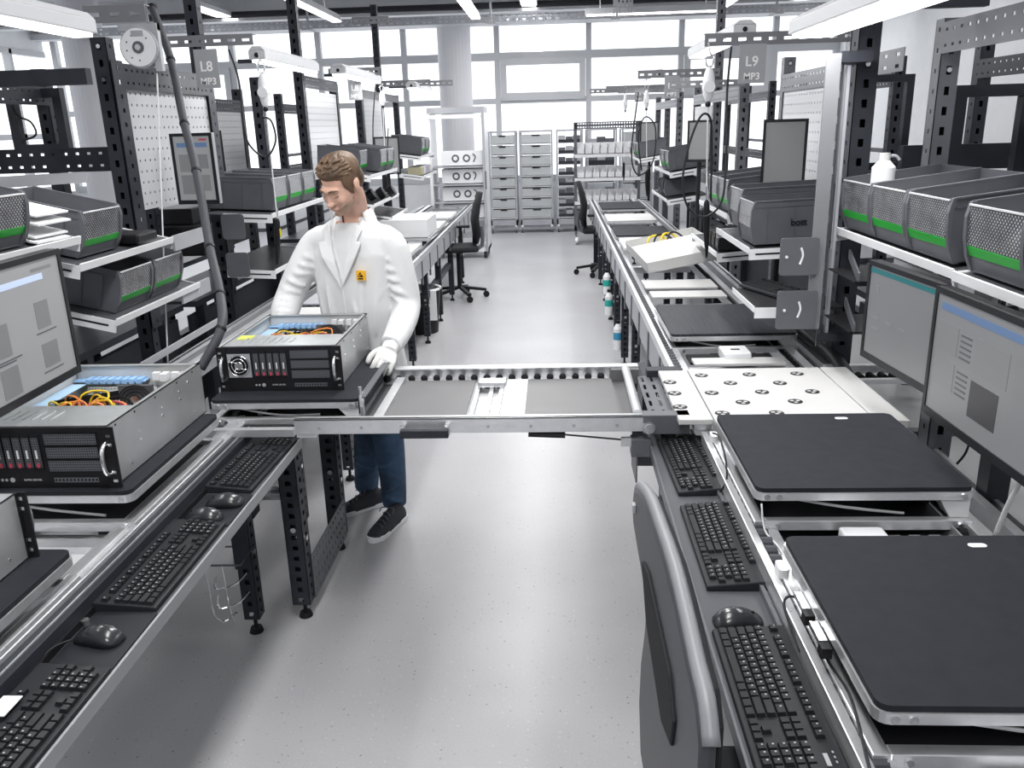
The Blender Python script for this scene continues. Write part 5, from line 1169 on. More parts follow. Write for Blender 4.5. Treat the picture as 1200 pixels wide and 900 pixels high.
cable('black looped air cable hanging at the right below the sign', [at(857, 54, y=4.72), at(852, 110, y=4.7), at(851, 180, y=4.65), at(846, 235, y=4.6), at(826, 254, y=4.6), at(807, 244, y=4.6), at(800, 215, y=4.6), at(806, 175, y=4.6), at(820, 138, y=4.6), at(831, 136, y=4.6), at(834, 160, y=4.65), at(833, 235, y=4.7)], .006, CABLE, 6)
cable('black looped cable hanging left of the worker from the sign arm', [at(268, 58, y=5.2), at(280, 95, y=5.2), at(286, 150, y=5.15), at(294, 172, y=5.15), at(312, 184, y=5.15), at(323, 165, y=5.15), at(318, 142, y=5.15), at(308, 137, y=5.15)], .006, CABLE, 6)
cable('thin looped cable near the small middle sign', [at(440, 98, y=8.4), at(437, 150, y=8.4), at(440, 190, y=8.4), at(452, 195, y=8.4), at(455, 150, y=8.4)], .006, CABLE, 5)
cable('thin looped cable at the far right arms beside the rack', [at(748, 108, y=8.3), at(740, 180, y=8.3), at(748, 205, y=8.3), at(765, 190, y=8.3), at(768, 150, y=8.3), at(756, 137, y=8.3), at(748, 160, y=8.3), at(752, 200, y=8.3)], .007, CABLE, 5)
cable('thin cable looped at the upper left neighbouring frame', [at(8, 115, y=4.9), at(20, 135, y=4.9), at(36, 143, y=4.9), at(42, 158, y=4.9), at(25, 165, y=4.9)], .006, CABLE, 5)
# bundle behind the right monitors
t = thing('cable_bundle', 'bundle of pale and black cables hanging below the nearer right monitor', 'cables')
for k in range(6):
    x = 1155 + k * 3
    MB().tube([at(x, 515, y=2.35 + .02 * k), at(x + 2 * math.sin(k), 560, y=2.4), at(x + 4 * math.sin(k * 2), 610, y=2.45)], .005, 6, 4).build('cable', CABLEW if k % 2 else CABLE, t)
MB().tube([at(1165, 520, y=2.3), at(1178, 560, y=2.3), at(1170, 600, y=2.35), at(1160, 605, y=2.35)], .005, 6, 5).build('cable', CABLE, t)
cable('single white cable curving up at the right edge by the platform', [at(1166, 628, y=1.9), at(1182, 590, y=1.85), at(1200, 555, y=1.8), at(1215, 500, y=1.8)], .006, CABLEW)
cable('grey cable hanging behind the farther right monitor', [at(1140, 505, y=2.6), at(1132, 530, y=2.6), at(1120, 545, y=2.6)], .004, CABLE)
t = thing('side_worktop', 'pale side worktop behind the right bench under the monitors', 'worktop')
MB().box((1.30, 1.3, .70), (2.2, 2.95, .73)).box((1.30, 3.05, .70), (2.2, 4.5, .73)).build('worktop_board', LAMG, t)
MB().box((1.28, 1.3, .73), (1.30, 2.95, .76)).build('edge', STEELM, t); MB().box((1.32, 2.97, .62), (2.2, 3.03, .72)).build('dark_gap_box', BLACK, t)
t = thing('monitor_column', 'grey perforated column carrying the right monitors', 'post')
upright(1.235, 2.62, 0.0, 1.40, t, 1, w=.075, mt=STEELM); MB().box((1.10, 2.60, 1.20), (1.24, 2.64, 1.27)).build('monitor_arm', BLACK, t)
t = thing('monitor_column', 'dark column with cables at the right edge under the nearer monitor', 'post')
MB().box((1.20, 2.20, 0.0), (1.26, 2.26, 1.35)).build('column', STEEL, t); MB().box((1.08, 1.98, 1.2), (1.24, 2.24, 1.27)).build('monitor_arm', BLACK, t)

# ================================================================ FAR END: CABINET, CARTS, RACK
t = thing('white_cabinet', 'tall white open cabinet on castors at the end of the left line', 'cabinet')
x0, x1, y0, y1, z0, z1 = -1.78, -.97, 12.3, 12.95, .10, 2.05
MB().box((x0, y0, z0), (x0 + .04, y1, z1)).build('side_wall', WHITE, t); MB().box((x1 - .04, y0, z0), (x1, y1, z1)).build('side_wall', WHITE, t)
MB().box((x0, y0, z1 - .0), (x1, y1, z1 + .08)).build('top_box', STEELL, t); MB().box((x0, y0 - .01, z1 - .07), (x1, y0, z1 - .02)).build('front_header', WHITE, t)
MB().box((x0, y0, z0), (x1, y1, z0 + .05)).build('base', WHITE, t); MB().box((x1 - .03, y0 - .04, z0), (x1, y0, z1 - .0)).build('door_edge', STEELL, t)
MB().box((x1 - .01, y0 - .045, 1.0), (x1 + .01, y0 - .03, 1.25)).build('door_handle', STEELM, t)
for k in range(5): MB().box((x0 + .04, y0 + .02, 1.02 - .25 * k + .28), (x1 - .04, y1 - .05, 1.04 - .25 * k + .28)).build('shelf_board', STEELL, t)
for xx in (x0 + .05, x1 - .05):
    for yy in (y0 + .05, y1 - .05): MB().cyl((xx - .02, yy, .05), (xx + .02, yy, .05), .05, 14).build('castor', STEEL, t)
for k in range(4):
    z = 1.33 - .25 * k
    b = thing('fan_unit', ('topmost', 'second', 'third', 'lowest')[k] + ' white unit with two round fans in the cabinet', 'device', (-1.32, 12.40, z))
    MB().box((-.30, 0, 0), (.30, .35, .20)).build('unit_body', WHITE, b, .004)
    for xx in (-.09, .07):
        MB().cyl((xx, -.004, .10), (xx, 0, .10), .055, 18).build('fan_ring', STEELM, b); MB().cyl((xx, -.008, .10), (xx, -.004, .10), .030, 14).build('fan_disc', WHITE, b)
    MB().tube([(.16, -.01, .16), (.20, -.01, .12), (.17, -.01, .05)], .008, 6, 4).build('cord', STEEL, b)
def cart(label, x0, x1, y, n, mt, drawers=True):
    t = thing('drawer_cart', label, 'cart'); z0, z1 = .14, 1.74; d = .55
    for xx in (x0, x1 - .03):
        for yy in (y, y + d): MB().box((xx, yy, z0), (xx + .03, yy + .03, z1)).build('corner_post', STEELL, t)
    MB().box((x0, y, z1), (x1, y + d, z1 + .03)).build('top_frame', STEELL, t); MB().box((x0, y, z0), (x1, y + d, z0 + .10)).build('base_panel', STEELL, t)
    hh = (z1 - z0 - .14) / n
    for k in range(n):
        z = z0 + .13 + k * hh
        MB().box((x0 + .03, y + .0, z - .012), (x1 - .03, y + d, z)).build('shelf_board', WHITE, t)
        if drawers:
            o = MB().box((x0 + .035, y + .005, z + .01), (x1 - .035, y + d - .05, z + hh - .035)).build('drawer', mt, t); MB().box((x0 + (x1 - x0) * .38, y - .002, z + hh - .055), (x0 + (x1 - x0) * .62, y + .005, z + hh - .035)).build('handle_slot', BLACK, o)
        else:
            for j in range(3): 
                w_ = (x1 - x0 - .08) / 3; MB().box((x0 + .04 + j * w_, y + .02, z), (x0 + .03 + (j + 1) * w_, y + .35, z + hh * (.55 + .1 * ((j + k) % 2)))).build('goods_box', (STEELM, STEELL, BIN)[(j + k) % 3], t)
            MB().box((x0 + .04, y + .0, z), (x1 - .05, y + .01, z + hh * .3)).build('goods_front', STEEL, t)
    for xx in (x0 + .03, x1 - .03): MB().cyl((xx - .015, y + .04, .055), (xx + .015, y + .04, .055), .055, 14).build('castor', STEELM, t); MB().box((xx - .02, y + .02, .08), (xx + .02, y + .06, .15)).build('castor_fork', CHROME, t)
    return t
DRW = mat('pale_grey_drawer', (.46, .48, .49), .45)
cart('grey drawer cart half hidden beside the white cabinet', -1.14, -.65, 15.2, 8, DRW); cart('pale drawer cart in the middle at the end of the aisle', -.60, -.01, 15.2, 8, DRW)
cart('open goods cart right of the middle drawer cart', .05, .52, 15.2, 8, DRW, False); cart('open goods cart behind the right end rack', .58, 1.12, 15.3, 5, DRW, False); cart('open goods cart farthest right behind the rack', 1.2, 1.75, 15.3, 5, DRW)
t = thing('bin_rack', 'wheeled steel rack with rows of small white bins at the aisle end', 'rack')
x0, x1, y0, y1 = .33, 1.36, 13.55, 14.0
for xx in (x0, x1 - .04):
    for yy in (y0, y1): MB().box((xx, yy, .15), (xx + .04, yy + .04, 1.88)).build('rack_post', STEELM, t)
MB().perf((x0, y0, 1.78), (x1 - x0, 0, 0), (0, 0, .10), 26, 2, .55, .4).build('top_rail', STEELM, t)
MB().box((x0, y0, .22), (x1, y1, .30)).box((x0, y0, .62), (x1, y1, .65)).build('rack_shelf', STEELM, t)
for xx in (x0 + .03, x1 - .03): MB().cyl((xx - .02, y0 + .02, .07), (xx + .02, y0 + .02, .07), .07, 14).build('castor', CHROME, t)
n = 0
for r, z in enumerate((1.40, 1.04, .68)):
    MB().box((x0 - .0, y0 - .02, z - .05), (x1, y0 - .005, z + .0)).build('bin_rail', WHITE, t)
    for k in range(8):
        b = MB().box((-.055, 0, 0), (.055, .25, .01)).box((-.055, 0, 0), (-.052, .25, .17)).box((.052, 0, 0), (.055, .25, .17)).box((-.055, .0, 0), (.055, .004, .09)).box((-.055, .246, 0), (.055, .25, .17)).box((-.03, -.01, .05), (-.01, .0, .13))
        o = b.build('small_white_bin', WHITE, loc=(x0 + .10 + k * .118, y0 - .02, z)); tag(o, 'small white open bin, %s from the left in the %s row of the far rack' % (('first', 'second', 'third', 'fourth', 'fifth', 'sixth', 'seventh', 'eighth')[k], ('top', 'middle', 'bottom')[r]), 'bin', 'small white bins in the %s row of the rack' % ('top', 'middle', 'bottom')[r])
for k in range(3): MB().box((x0 + .1 + k * .3, y0 + .02, .30), (x0 + .34 + k * .3, y0 + .3, .55)).build('carton', OFFW if k != 1 else STEELL, t)

LET()
# ================================================================ CHAIRS
def chair(label, x, y, yaw, seat=.60, top=1.17):
    t = thing('office_chair', label, 'chair', (x, y, 0), (0, 0, yaw))
    MB().box((-.23, -.22, seat - .06), (.23, .22, seat)).build('seat', FABRIC, t, .03)
    rings = []
    for z, dy, w_, th in ((seat + .02, .20, .12, .035), (seat + .12, .215, .20, .045), (seat + .28, .20, .225, .045), (seat + .42, .225, .21, .04), (top, .27, .16, .03)):
        rings.append([(w_ * math.cos(a) if abs(math.cos(a)) > .01 else 0, dy + th * math.sin(a), z) for a in [2 * math.pi * i / 16 for i in range(16)]])
    MB().loft(rings).build('backrest', FABRIC, t, smooth='all')
    MB().tube([(0, .12, seat - .05), (0, .27, seat - .02), (0, .27, seat + .20)], .022, 8, 3).build('back_bar', STEELM, t)
    MB().cyl((0, 0, .12), (0, 0, seat - .06), .025, 12).build('gas_column', BLACK, t)
    for k in range(5):
        a = k * 2 * math.pi / 5 + .3
        o = MB().beam((0, 0, .13), (.30 * math.cos(a), .30 * math.sin(a), .085), .04, .03).build('base_leg', BLACK, t)
        MB().cyl((.30 * math.cos(a) - .02, .30 * math.sin(a), .035), (.30 * math.cos(a) + .02, .30 * math.sin(a), .035), .035, 12).build('castor', BLACK, o)
    MB().box((-.29, -.06, seat + .16), (-.23, .16, seat + .19)).build('armrest', BLACK, t, .01); MB().box((-.275, .03, seat - .04), (-.25, .07, seat + .17)).build('armrest_post', BLACK, t)
    return t
chair('black office chair with raised back at the far left bench', -1.08, 9.35, math.radians(-80)); chair('black office chair at the far right bench', .58, 10.75, math.radians(88))
# near chair, only its backrest shows, between the aisle and the right tray
t = thing('office_chair', 'tall grey backed chair in front of the right keyboard tray', 'chair')
def yz_slab(poly, x0, x1):
    b = MB(); n = len(poly)
    return b.add([(x0, y, z) for y, z in poly] + [(x1, y, z) for y, z in poly], [tuple(range(n)), tuple(range(2 * n - 1, n - 1, -1))] + [(i, n + i, n + (i + 1) % n, (i + 1) % n) for i in range(n)])
CP = [(1.78, 1.02), (1.74, 1.08), (1.66, 1.115), (1.52, 1.155), (1.36, 1.175), (1.21, 1.19), (1.09, 1.185), (.97, 1.17), (.90, 1.165), (.86, 1.13), (.86, 1.06), (.92, .92), (1.02, .76), (1.12, .60), (1.50, .56), (1.55, .66), (1.53, .78), (1.48, .88), (1.46, .94), (1.52, .965), (1.64, .975), (1.74, .985)]
yz_slab(CP, .172, .194).build('backrest_shell', SHELLP, t, .014, smooth=True)
cy, cz = 1.28, .95
yz_slab([(cy + (y - cy) * .93, cz + .018 + (z - cz) * .92) for y, z in CP], .1945, .208).build('backrest_cushion', FABRIC, t, .006)
MB().tube([(.186, y, z + .001) for y, z in CP[0:10]], .012, 10, 3).build('rim', MASTG, t, smooth='all')
yz_slab([(1.50, 1.03), (1.40, 1.06), (1.10, 1.06), (1.04, 1.02), (1.06, .96), (1.16, .92), (1.40, .95)], .166, .173).build('back_inset', FABRIC, t, .004)
MB().box((.164, 1.68, 1.045), (.172, 1.70, 1.065)).build('adjuster', STEELL, t, .002)
MB().box((.21, 1.05, .52), (.62, 1.50, .60)).build('seat', FABRIC, t, .03)
MB().cyl((.42, 1.28, .12), (.42, 1.28, .53), .03, 12).build('gas_column', BLACK, t)
for k in range(5):
    a = k * 2 * math.pi / 5 + .55
    o = MB().beam((.42, 1.28, .13), (.42 + .27 * math.cos(a), 1.28 + .27 * math.sin(a), .085), .04, .03).build('base_leg', BLACK, t)
    MB().cyl((.42 + .27 * math.cos(a) - .02, 1.28 + .27 * math.sin(a), .035), (.42 + .27 * math.cos(a) + .02, 1.28 + .27 * math.sin(a), .035), .035, 12).build('castor', BLACK, o)
MB().beam((.21, 1.30, .60), (.40, 1.28, .54), .06, .02).build('back_bar', STEELM, t)

# waste bins and bottles along the benches
t = thing('waste_bin', 'dark waste bin with a white liner under the far left bench', 'waste bin', (-1.27, 7.75, 0))
MB().cyl((0, 0, 0), (0, 0, .42), .15, 20, .19).build('bin_body', BLACK, t, smooth=True); MB().tube([(.19 * math.cos(a / 3), .19 * math.sin(a / 3), .42) for a in range(19)], .012, 6, 1).box((.10, -.19, .15), (.17, -.16, .43)).build('liner', PAPER, t)
for i, (x, y, z, c, l) in enumerate(((.50, 8.02, .28, (.02, .42, .36), 'upper white bottle with a green label on the right bench legs'), (.50, 7.70, .15, (.02, .42, .36), 'lower white bottle with a green label on the right bench legs'), (.50, 6.55, .12, (.05, .30, .50), 'white bottle with a blue label held at the right bench leg'))):
    t = thing('cleaning_bottle', l, 'bottle', (x, y, z)); MB().cyl((0, 0, 0), (0, 0, .17), .036, 16).cyl((0, 0, .17), (0, 0, .21), .036, 16, .014).build('bottle_body', WHITE, t, smooth=True)
    MB().cyl((0, 0, .08), (0, 0, .14), .0372, 16).build('bottle_label', mat('bottle_label_%d' % i, c, .5), t); MB().cyl((0, 0, .21), (0, 0, .235), .016, 12).build('cap', BLACK, t)
    MB().box((0, -.05, -.012), (.09, .05, .0)).build('holder', CHROME, t)
# ================================================================ THE WORKER
SKIN = mat('skin', (.74, .46, .35), .5, var=.05, vscale=20, spec=.35)
STUB = mat('stubble_skin', (.46, .30, .225), .65)
LIP = mat('lip_skin', (.55, .27, .22), .5)
COAT = mat('white_coat_cloth', (.83, .84, .85), .75, bump=.10, bscale=90)
TSHIRT = mat('white_shirt_cloth', (.78, .79, .80), .8)
GLOVE = mat('white_glove_knit', (.82, .82, .81), .8, bump=.25, bscale=400)
def jeans_mat():
    mt = mat('blue_denim', (.038, .078, .14), .8, bump=.3, bscale=250, var=.55, vscale=7)
    return mt
JEANS = jeans_mat()
SH = .055
HAIRM = mat('brown_hair', (.14, .085, .05), .55, var=.45, vscale=18, stretch=(1, 1, .25), bump=.9, bscale=70)
SHOEM = mat('dark_shoe_knit', (.045, .047, .055), .75, bump=.3, bscale=300)
def ring(c, a, b, yaw=0.0, n=20, tiltx=0.0, p=2.3, fwd=(0, 0)):
    """superellipse ring, half width a (x) and half depth b (y), turned by yaw"""
    out = []; cx, cy, cz = c
    for i in range(n):
        t_ = 2 * math.pi * i / n; ct, st = math.cos(t_), math.sin(t_)
        x = a * math.copysign(abs(ct) ** (2 / p), ct); y = b * math.copysign(abs(st) ** (2 / p), st)
        out.append((cx + x * math.cos(yaw) - y * math.sin(yaw), cy + x * math.sin(yaw) + y * math.cos(yaw), cz + tiltx * y))
    return out
def remeshed(o, vox, smooth_it=6, fac=.5, sub=0):
    r = o.modifiers.new('remesh', 'REMESH'); r.mode = 'VOXEL'; r.voxel_size = vox; r.use_smooth_shade = True
    if smooth_it:
        s = o.modifiers.new('smooth', 'SMOOTH'); s.factor = fac; s.iterations = smooth_it
    return o
YAW = math.radians(-14)      # turned a little to his right (towards the camera's left)
CX, CY = -.905, 3.74
# --- body: one continuous surface: head, neck, trunk, arms, legs
HC = at(399, 216, y=3.60)    # centre of the head
neck0 = Vector((CX + .02, CY + .005, 1.43 + SH)); 
Rh = Matrix.Rotation(math.radians(-30), 3, 'Z') @ Matrix.Rotation(math.radians(30), 3, 'X') @ Matrix.Rotation(math.radians(3), 3, 'Y')
def hp_(x, y, z): return HC + Rh @ Vector((x, y, z))     # head space: face towards -y
sl, sr = Vector((-.735, 3.72, 1.375)), Vector((-1.075, 3.78, 1.375))
el, er = Vector((-.672, 3.69, 1.10)), Vector((-1.205, 3.72, 1.16))
wl, wr = at(457, 408, y=3.40), Vector((-1.225, 3.60, 1.03))
body = MB()
hs = 1.0
body.sphere(hp_(0, .018, .030), (.074 * hs, .092 * hs, .086 * hs), 24, 16, Rh)          # cranium
body.sphere(hp_(0, -.030, -.022), (.062, .062, .082), 22, 14, Rh)                        # face
body.sphere(hp_(0, -.046, -.078), (.042, .036, .034), 16, 10, Rh)                        # jaw
body.sphere(hp_(0, -.074, -.094), (.020, .016, .016), 12, 8, Rh)                         # chin
body.sphere(hp_(0, -.072, .018), (.052, .022, .014), 16, 8, Rh)                          # brow
for s in (-1, 1):
    body.sphere(hp_(s * .038, -.062, -.030), (.022, .022, .024), 12, 8, Rh)              # cheek bone
    body.sphere(hp_(s * .029, -.070, -.001), (.0155, .012, .011), 12, 8, Rh)             # closed lid
    body.sphere(hp_(s * .012, -.100, -.037), (.0085, .009, .007), 10, 6, Rh)             # nostril wing
body.loft([[hp_(x * w_, y_, z) for x, y_ in ((-1, -.070), (-.45, d), (.45, d), (1, -.070))] for z, w_, d in ((.012, .010, -.086), (-.012, .011, -.096), (-.034, .015, -.112), (-.044, .014, -.100))])
body.sphere(hp_(0, -.108, -.036), (.010, .010, .009), 12, 8, Rh)                         # nose tip
body.sphere(hp_(0, -.091, -.060), (.023, .0075, .0055), 12, 6, Rh); body.sphere(hp_(0, -.088, -.070), (.019, .0075, .006), 12, 6, Rh)   # lips
body.tube([hp_(0, .035, -.02), hp_(0, .035, -.075), neck0 + Vector((0, 0, .04)), neck0 + Vector((0, .01, -.08))], .05, 16, 4, radii=[.052, .055, .058, .072])
for s in (-1, 1):   # ears
    body.sphere(hp_(s * .080, .010, -.010), (.009, .019, .032), 12, 10, Rh @ Matrix.Rotation(s * math.radians(18), 3, 'Z')); body.sphere(hp_(s * .078, .020, .004), (.010, .014, .018), 10, 8, Rh)
body.loft([ring((CX, CY + .0, .86), .155, .10, YAW), ring((CX, CY, 1.0), .15, .10, YAW), ring((CX, CY, 1.15), .165, .105, YAW), ring((CX, CY, 1.32), .165, .10, YAW), ring((CX, CY, 1.42), .12, .07, YAW), ring((CX, CY, 1.485), .065, .055, YAW)])
def limb(b, pts, radii, n=14): b.tube(pts, .05, n, 4, radii=radii)
limb(body, [Vector((CX + .12, CY, 1.38)), sl, el, wl], [.035, .040, .040, .028]); limb(body, [Vector((CX - .12, CY, 1.38)), sr, er, wr], [.035, .040, .043, .028])
hipL, hipR = Vector((-.83, 3.76, .90)), Vector((-1.0, 3.80, .90))
kneeL, kneeR = Vector((-.815, 3.74, .49)), Vector((-.925, 3.82, .50))
FL, FR = at(461, 612, z=0.0), at(433, 596, z=0.0)      # feet on the floor
ankL, ankR = Vector((FL.x + .00, FL.y + .06, .09)), Vector((FR.x - .02, FR.y + .06, .09))
limb(body, [hipL, kneeL, ankL], [.085, .055, .036]); limb(body, [hipR, kneeR, ankR], [.085, .055, .036])
body.loft([ring((CX, CY + .03, .84), .14, .10, YAW), ring((CX, CY + .02, .92), .15, .11, YAW)])
def hand(b, w0, dirv, palmn, thumb_side, curl=(.2, .5, .5), spread=1.0, L=.185):
    """palm + five separate curled fingers. w0 wrist, dirv to the fingertips, palmn out of the palm, thumb_side +1/-1"""
    d = Vector(dirv).normalized(); nn = Vector(palmn); nn = (nn - d * nn.dot(d)).normalized(); sd = d.cross(nn) * thumb_side
    f = lambda a, s, h: w0 + d * a + sd * s + nn * h
    # palm
    rr = []
    for a, w_, t_ in ((-.01, .026, .020), (.02, .034, .019), (.05, .041, .017), (.08, .043, .014), (.094, .040, .011)):
        rr.append([f(a, w_ * math.cos(q), t_ * math.sin(q)) for q in [2 * math.pi * i / 14 for i in range(14)]])
    b.loft(rr)
    for k, (s, l, r) in enumerate(((.031, .070, .0088), (.0105, .079, .0092), (-.0105, .073, .0088), (-.0305, .058, .0078))):
        p = f(.080, s, 0); pts = [f(.055, s * .9, 0), p]; ang = 0; dd = d
        for j, fr in enumerate((.45, .31, .24)):
            ang += curl[j] + .06 * k
            v = d * math.cos(ang) + nn * math.sin(ang) + sd * (s * 3.2 * spread) * math.cos(ang)
            p = p + v.normalized() * l * fr; pts.append(p)
        b.tube(pts, r, 10, 3, radii=[r, r * 1.05, r, r * .92, r * .78]); b.sphere(pts[-1], r * .80, 8, 6)
    pts = [f(.015, .024, .004), f(.040, .046, .012), f(.066, .060, .024), f(.088, .062, .036)]
    b.tube(pts, .01, 10, 3, radii=[.013, .0125, .011, .009]); b.sphere(pts[-1], .009, 8, 6)
hl = at(449, 428, y=3.24) - wl
hdir = (at(444, 440, y=3.22) - wl)
hand(body, wl + hdir.normalized() * .004, hdir, Vector((-.45, .25, -.9)), -1, (.15, .45, .55))
hand(body, wr, Vector((.15, -.35, -.9)), Vector((.1, -1, .1)), 1, (.3, .5, .5))
person = body.build('person', [SKIN], None)
remeshed(person, .0048, 3)
person.data.materials[0] = SKIN
tag(person, 'man in a white coat and jeans pushing a server case, looking down', 'person')
# stubble: a thin beard patch set on the jaw
def head_patch(name, mt, spheres, vox=.004, parent=person, it=3):
    b = MB()
    for c, r in spheres: b.sphere(hp_(*c), r, 20, 12, Rh)
    return remeshed(b.build(name, mt, parent), vox, it)
head_patch('stubble', STUB, [((0, -.047, -.079), (.0432, .0365, .0345)), ((0, -.0742, -.0945), (.0208, .0162, .0163)), ((0, -.030, -.060), (.0600, .050, .040)), ((0, -.0855, -.0525), (.020, .0085, .0045))])
for s in (-1, 1):
    br = MB().tube([hp_(s * .014, -.0925, .020), hp_(s * .030, -.0905, .0265), hp_(s * .050, -.0730, .019)], .003, 8, 4, radii=[.0035, .0042, .0022]).build('eyebrow', HAIRM, person)
    MB().tube([hp_(s * .016, -.0815, -.006), hp_(s * .029, -.0835, -.0095), hp_(s * .043, -.0740, -.004)], .0014, 6, 4).build('eyelashes', mat('dark_lash', (.05, .03, .02), .6), person)
MB().tube([hp_(-.022, -.0905, -.065), hp_(0, -.0975, -.0645), hp_(.022, -.0905, -.065)], .0018, 6, 4).build('mouth_line', LIP, person)
# --- hair
hb = MB()
hb.sphere(hp_(0, .028, .048), (.0795, .095, .079), 26, 18, Rh)
hb.sphere(hp_(0, -.026, .078), (.064, .050, .034), 20, 12, Rh)
hb.sphere(hp_(0, .062, .000), (.070, .058, .070), 20, 12, Rh)
for s in (-1, 1): hb.sphere(hp_(s * .064, .002, .030), (.016, .046, .045), 14, 10, Rh); hb.sphere(hp_(s * .070, -.014, -.006), (.006, .010, .026), 10, 8, Rh)
rnd = random.Random(11)
for k in range(260):
    a = rnd.uniform(0, 2 * math.pi); e = rnd.uniform(.15, 1.45)
    n0 = Vector((math.cos(a) * math.cos(e), math.sin(a) * math.cos(e), math.sin(e)))
    if n0.y < -.5 and n0.z < .55: continue
    c = Vector((0, .022, .045)) + Vector((n0.x * .078, n0.y * .092, n0.z * .080))
    d = Vector((rnd.uniform(-.3, .3), -.8, .25)) - n0 * .2
    p2 = c + d.normalized() * .026 + n0 * .001
    hb.tube([hp_(*c), hp_(*((c + p2) / 2 + n0 * .004)), hp_(*p2)], .004, 6, 2, radii=[.004, .0045, .0015])
remeshed(hb.build('hair', HAIRM, person), .0028, 1)
# --- shirt in the collar opening
sb = MB(); sb.loft([ring((CX, CY - .01, 1.20), .13, .100, YAW), ring((CX, CY - .005, 1.37), .135, .100, YAW), ring((CX + .005, CY, 1.445), .100, .084, YAW), ring((CX + .01, CY, 1.478), .068, .068, YAW)])
remeshed(sb.build('shirt', TSHIRT, person), .006, 3)
MB().tube([neck0 + Vector((.058, .005, .05)), neck0 + Vector((.055, -.045, .0)), neck0 + Vector((.0, -.085, -.040)), neck0 + Vector((-.045, -.05, .0)), neck0 + Vector((-.055, .0, .05))], .0035, 8, 5).build('neck_cord', mat('dark_red_cord', (.12, .02, .03), .6), person)
# --- coat: trunk and sleeves in one surface, open at the collar
cb = MB()
def trunk(b, g):
    b.loft([ring((CX + .01, CY + .02, .76), .205 + g, .140 + g, YAW), ring((CX, CY + .02, .90), .195 + g, .135 + g, YAW), ring((CX, CY + .01, 1.05), .182 + g, .128 + g, YAW), ring((CX, CY, 1.20), .190 + g, .128 + g, YAW), ring((CX, CY, 1.34), .205 + g, .124 + g, YAW), ring((CX, CY + .005, 1.42), .185 + g, .108 + g, YAW), ring((CX, CY + .012, 1.468), .125 + g, .088 + g, YAW), ring((CX + .005, CY + .018, 1.50), .082 + g, .07 + g, YAW)])
trunk(cb, 0)
slp, srp = Vector((-.735, 3.71, 1.375)), Vector((-1.075, 3.77, 1.375))
cb.tube([Vector((CX + .08, CY, 1.385)), slp, (slp + el) / 2 + Vector((.012, 0, 0)), el, (el + wl) / 2 + Vector((.004, 0, -.012)), wl + (el - wl) * .04], .06, 18, 4, radii=[.085, .074, .068, .064, .060, .046])
cb.tube([Vector((CX - .08, CY, 1.385)), srp, (srp + er) / 2 + Vector((-.012, 0, 0)), er, (er + wr) / 2 + Vector((-.01, 0, -.005)), wr + (er - wr) * .06], .06, 18, 4, radii=[.085, .074, .068, .066, .064, .050])
# cloth folds: soft ridges along the sleeves and the front
def fold(pts, r): cb.tube(pts, r, 8, 4, radii=[.002, r * 1.35, r * 1.35, .002])
def near(c, yaw_deg, a, b, z):   # point on the coat's trunk
    q = math.radians(yaw_deg); x, y = a * math.cos(q), b * math.sin(q)
    return Vector((c[0] + x * math.cos(YAW) - y * math.sin(YAW), c[1] + x * math.sin(YAW) + y * math.cos(YAW), z))
for a0, z0, a1, z1, r in ((-60, 1.30, -70, 1.0, .010), (-40, 1.32, -48, .98, .011), (-118, 1.28, -112, .98, .010), (-140, 1.28, -132, 1.0, .011), (-25, 1.22, -50, 1.10, .009), (-155, 1.22, -130, 1.08, .009), (-80, 1.16, -65, .95, .008)):
    fold([near((CX, CY), a0, .190, .124, z0), near((CX, CY), (2 * a0 + a1) / 3, .188, .127, (2 * z0 + z1) / 3), near((CX, CY), (a0 + 2 * a1) / 3, .184, .127, (z0 + 2 * z1) / 3), near((CX, CY), a1, .184, .128, z1)], r)
for e_, w_, s_ in ((el, wl, slp), (er, wr, srp)):
    for k in range(5):
        f = .2 + .17 * k; c = s_.lerp(e_, f) if f < 1 else e_
        cb.tube([c + Vector((-.055, -.035, .02)), c + Vector((-.01, -.068, .0)), c + Vector((.045, -.048, -.03 + .012 * (k % 3)))], .01, 8, 3, radii=[.003, .0125, .003])
        c = e_.lerp(w_, .1 + .18 * k)
        cb.tube([c + Vector((-.050, -.02, .01)), c + Vector((-.005, -.052, .028)), c + Vector((.048, -.02, .012 * (k % 2)))], .01, 8, 3, radii=[.003, .0125, .003])
coat = remeshed(cb.build('coat', COAT, person), .008, 2)
cut = MB()     # V opening of the coat: a wedge in front of the chest
def fr(x, d, z): return Vector((CX + x * math.cos(YAW) + d * math.sin(YAW), CY + x * math.sin(YAW) - d * math.cos(YAW), z))
v = [fr(0, .30, 1.225), fr(.002, .30, 1.225), fr(-.078, .30, 1.54), fr(.088, .30, 1.54)]
u = [fr(0, .095, 1.225), fr(.002, .095, 1.225), fr(-.072, .02, 1.54), fr(.082, .02, 1.54)]
cut.add([v[0], v[1], v[3], v[2], u[0], u[1], u[3], u[2]], [(0, 1, 2, 3), (7, 6, 5, 4), (0, 4, 5, 1), (1, 5, 6, 2), (2, 6, 7, 3), (3, 7, 4, 0)])
cut2 = cut.mesh('collar_cut', COAT)
def apply_cut(o, me):
    """boolean the opening into the coat, baked so that no helper object is left"""
    c = bpy.data.objects.new('tmp', me); scn.collection.objects.link(c)
    b = o.modifiers.new('cut', 'BOOLEAN'); b.operation = 'DIFFERENCE'; b.object = c; b.solver = 'FAST' if 'FAST' in [i.identifier for i in b.bl_rna.properties['solver'].enum_items] else 'EXACT'
    bpy.context.view_layer.update()
    dg = bpy.context.evaluated_depsgraph_get(); me2 = bpy.data.meshes.new_from_object(o.evaluated_get(dg))
    o.modifiers.clear(); o.data = me2; bpy.data.objects.remove(c)
    for p in me2.polygons: p.use_smooth = True
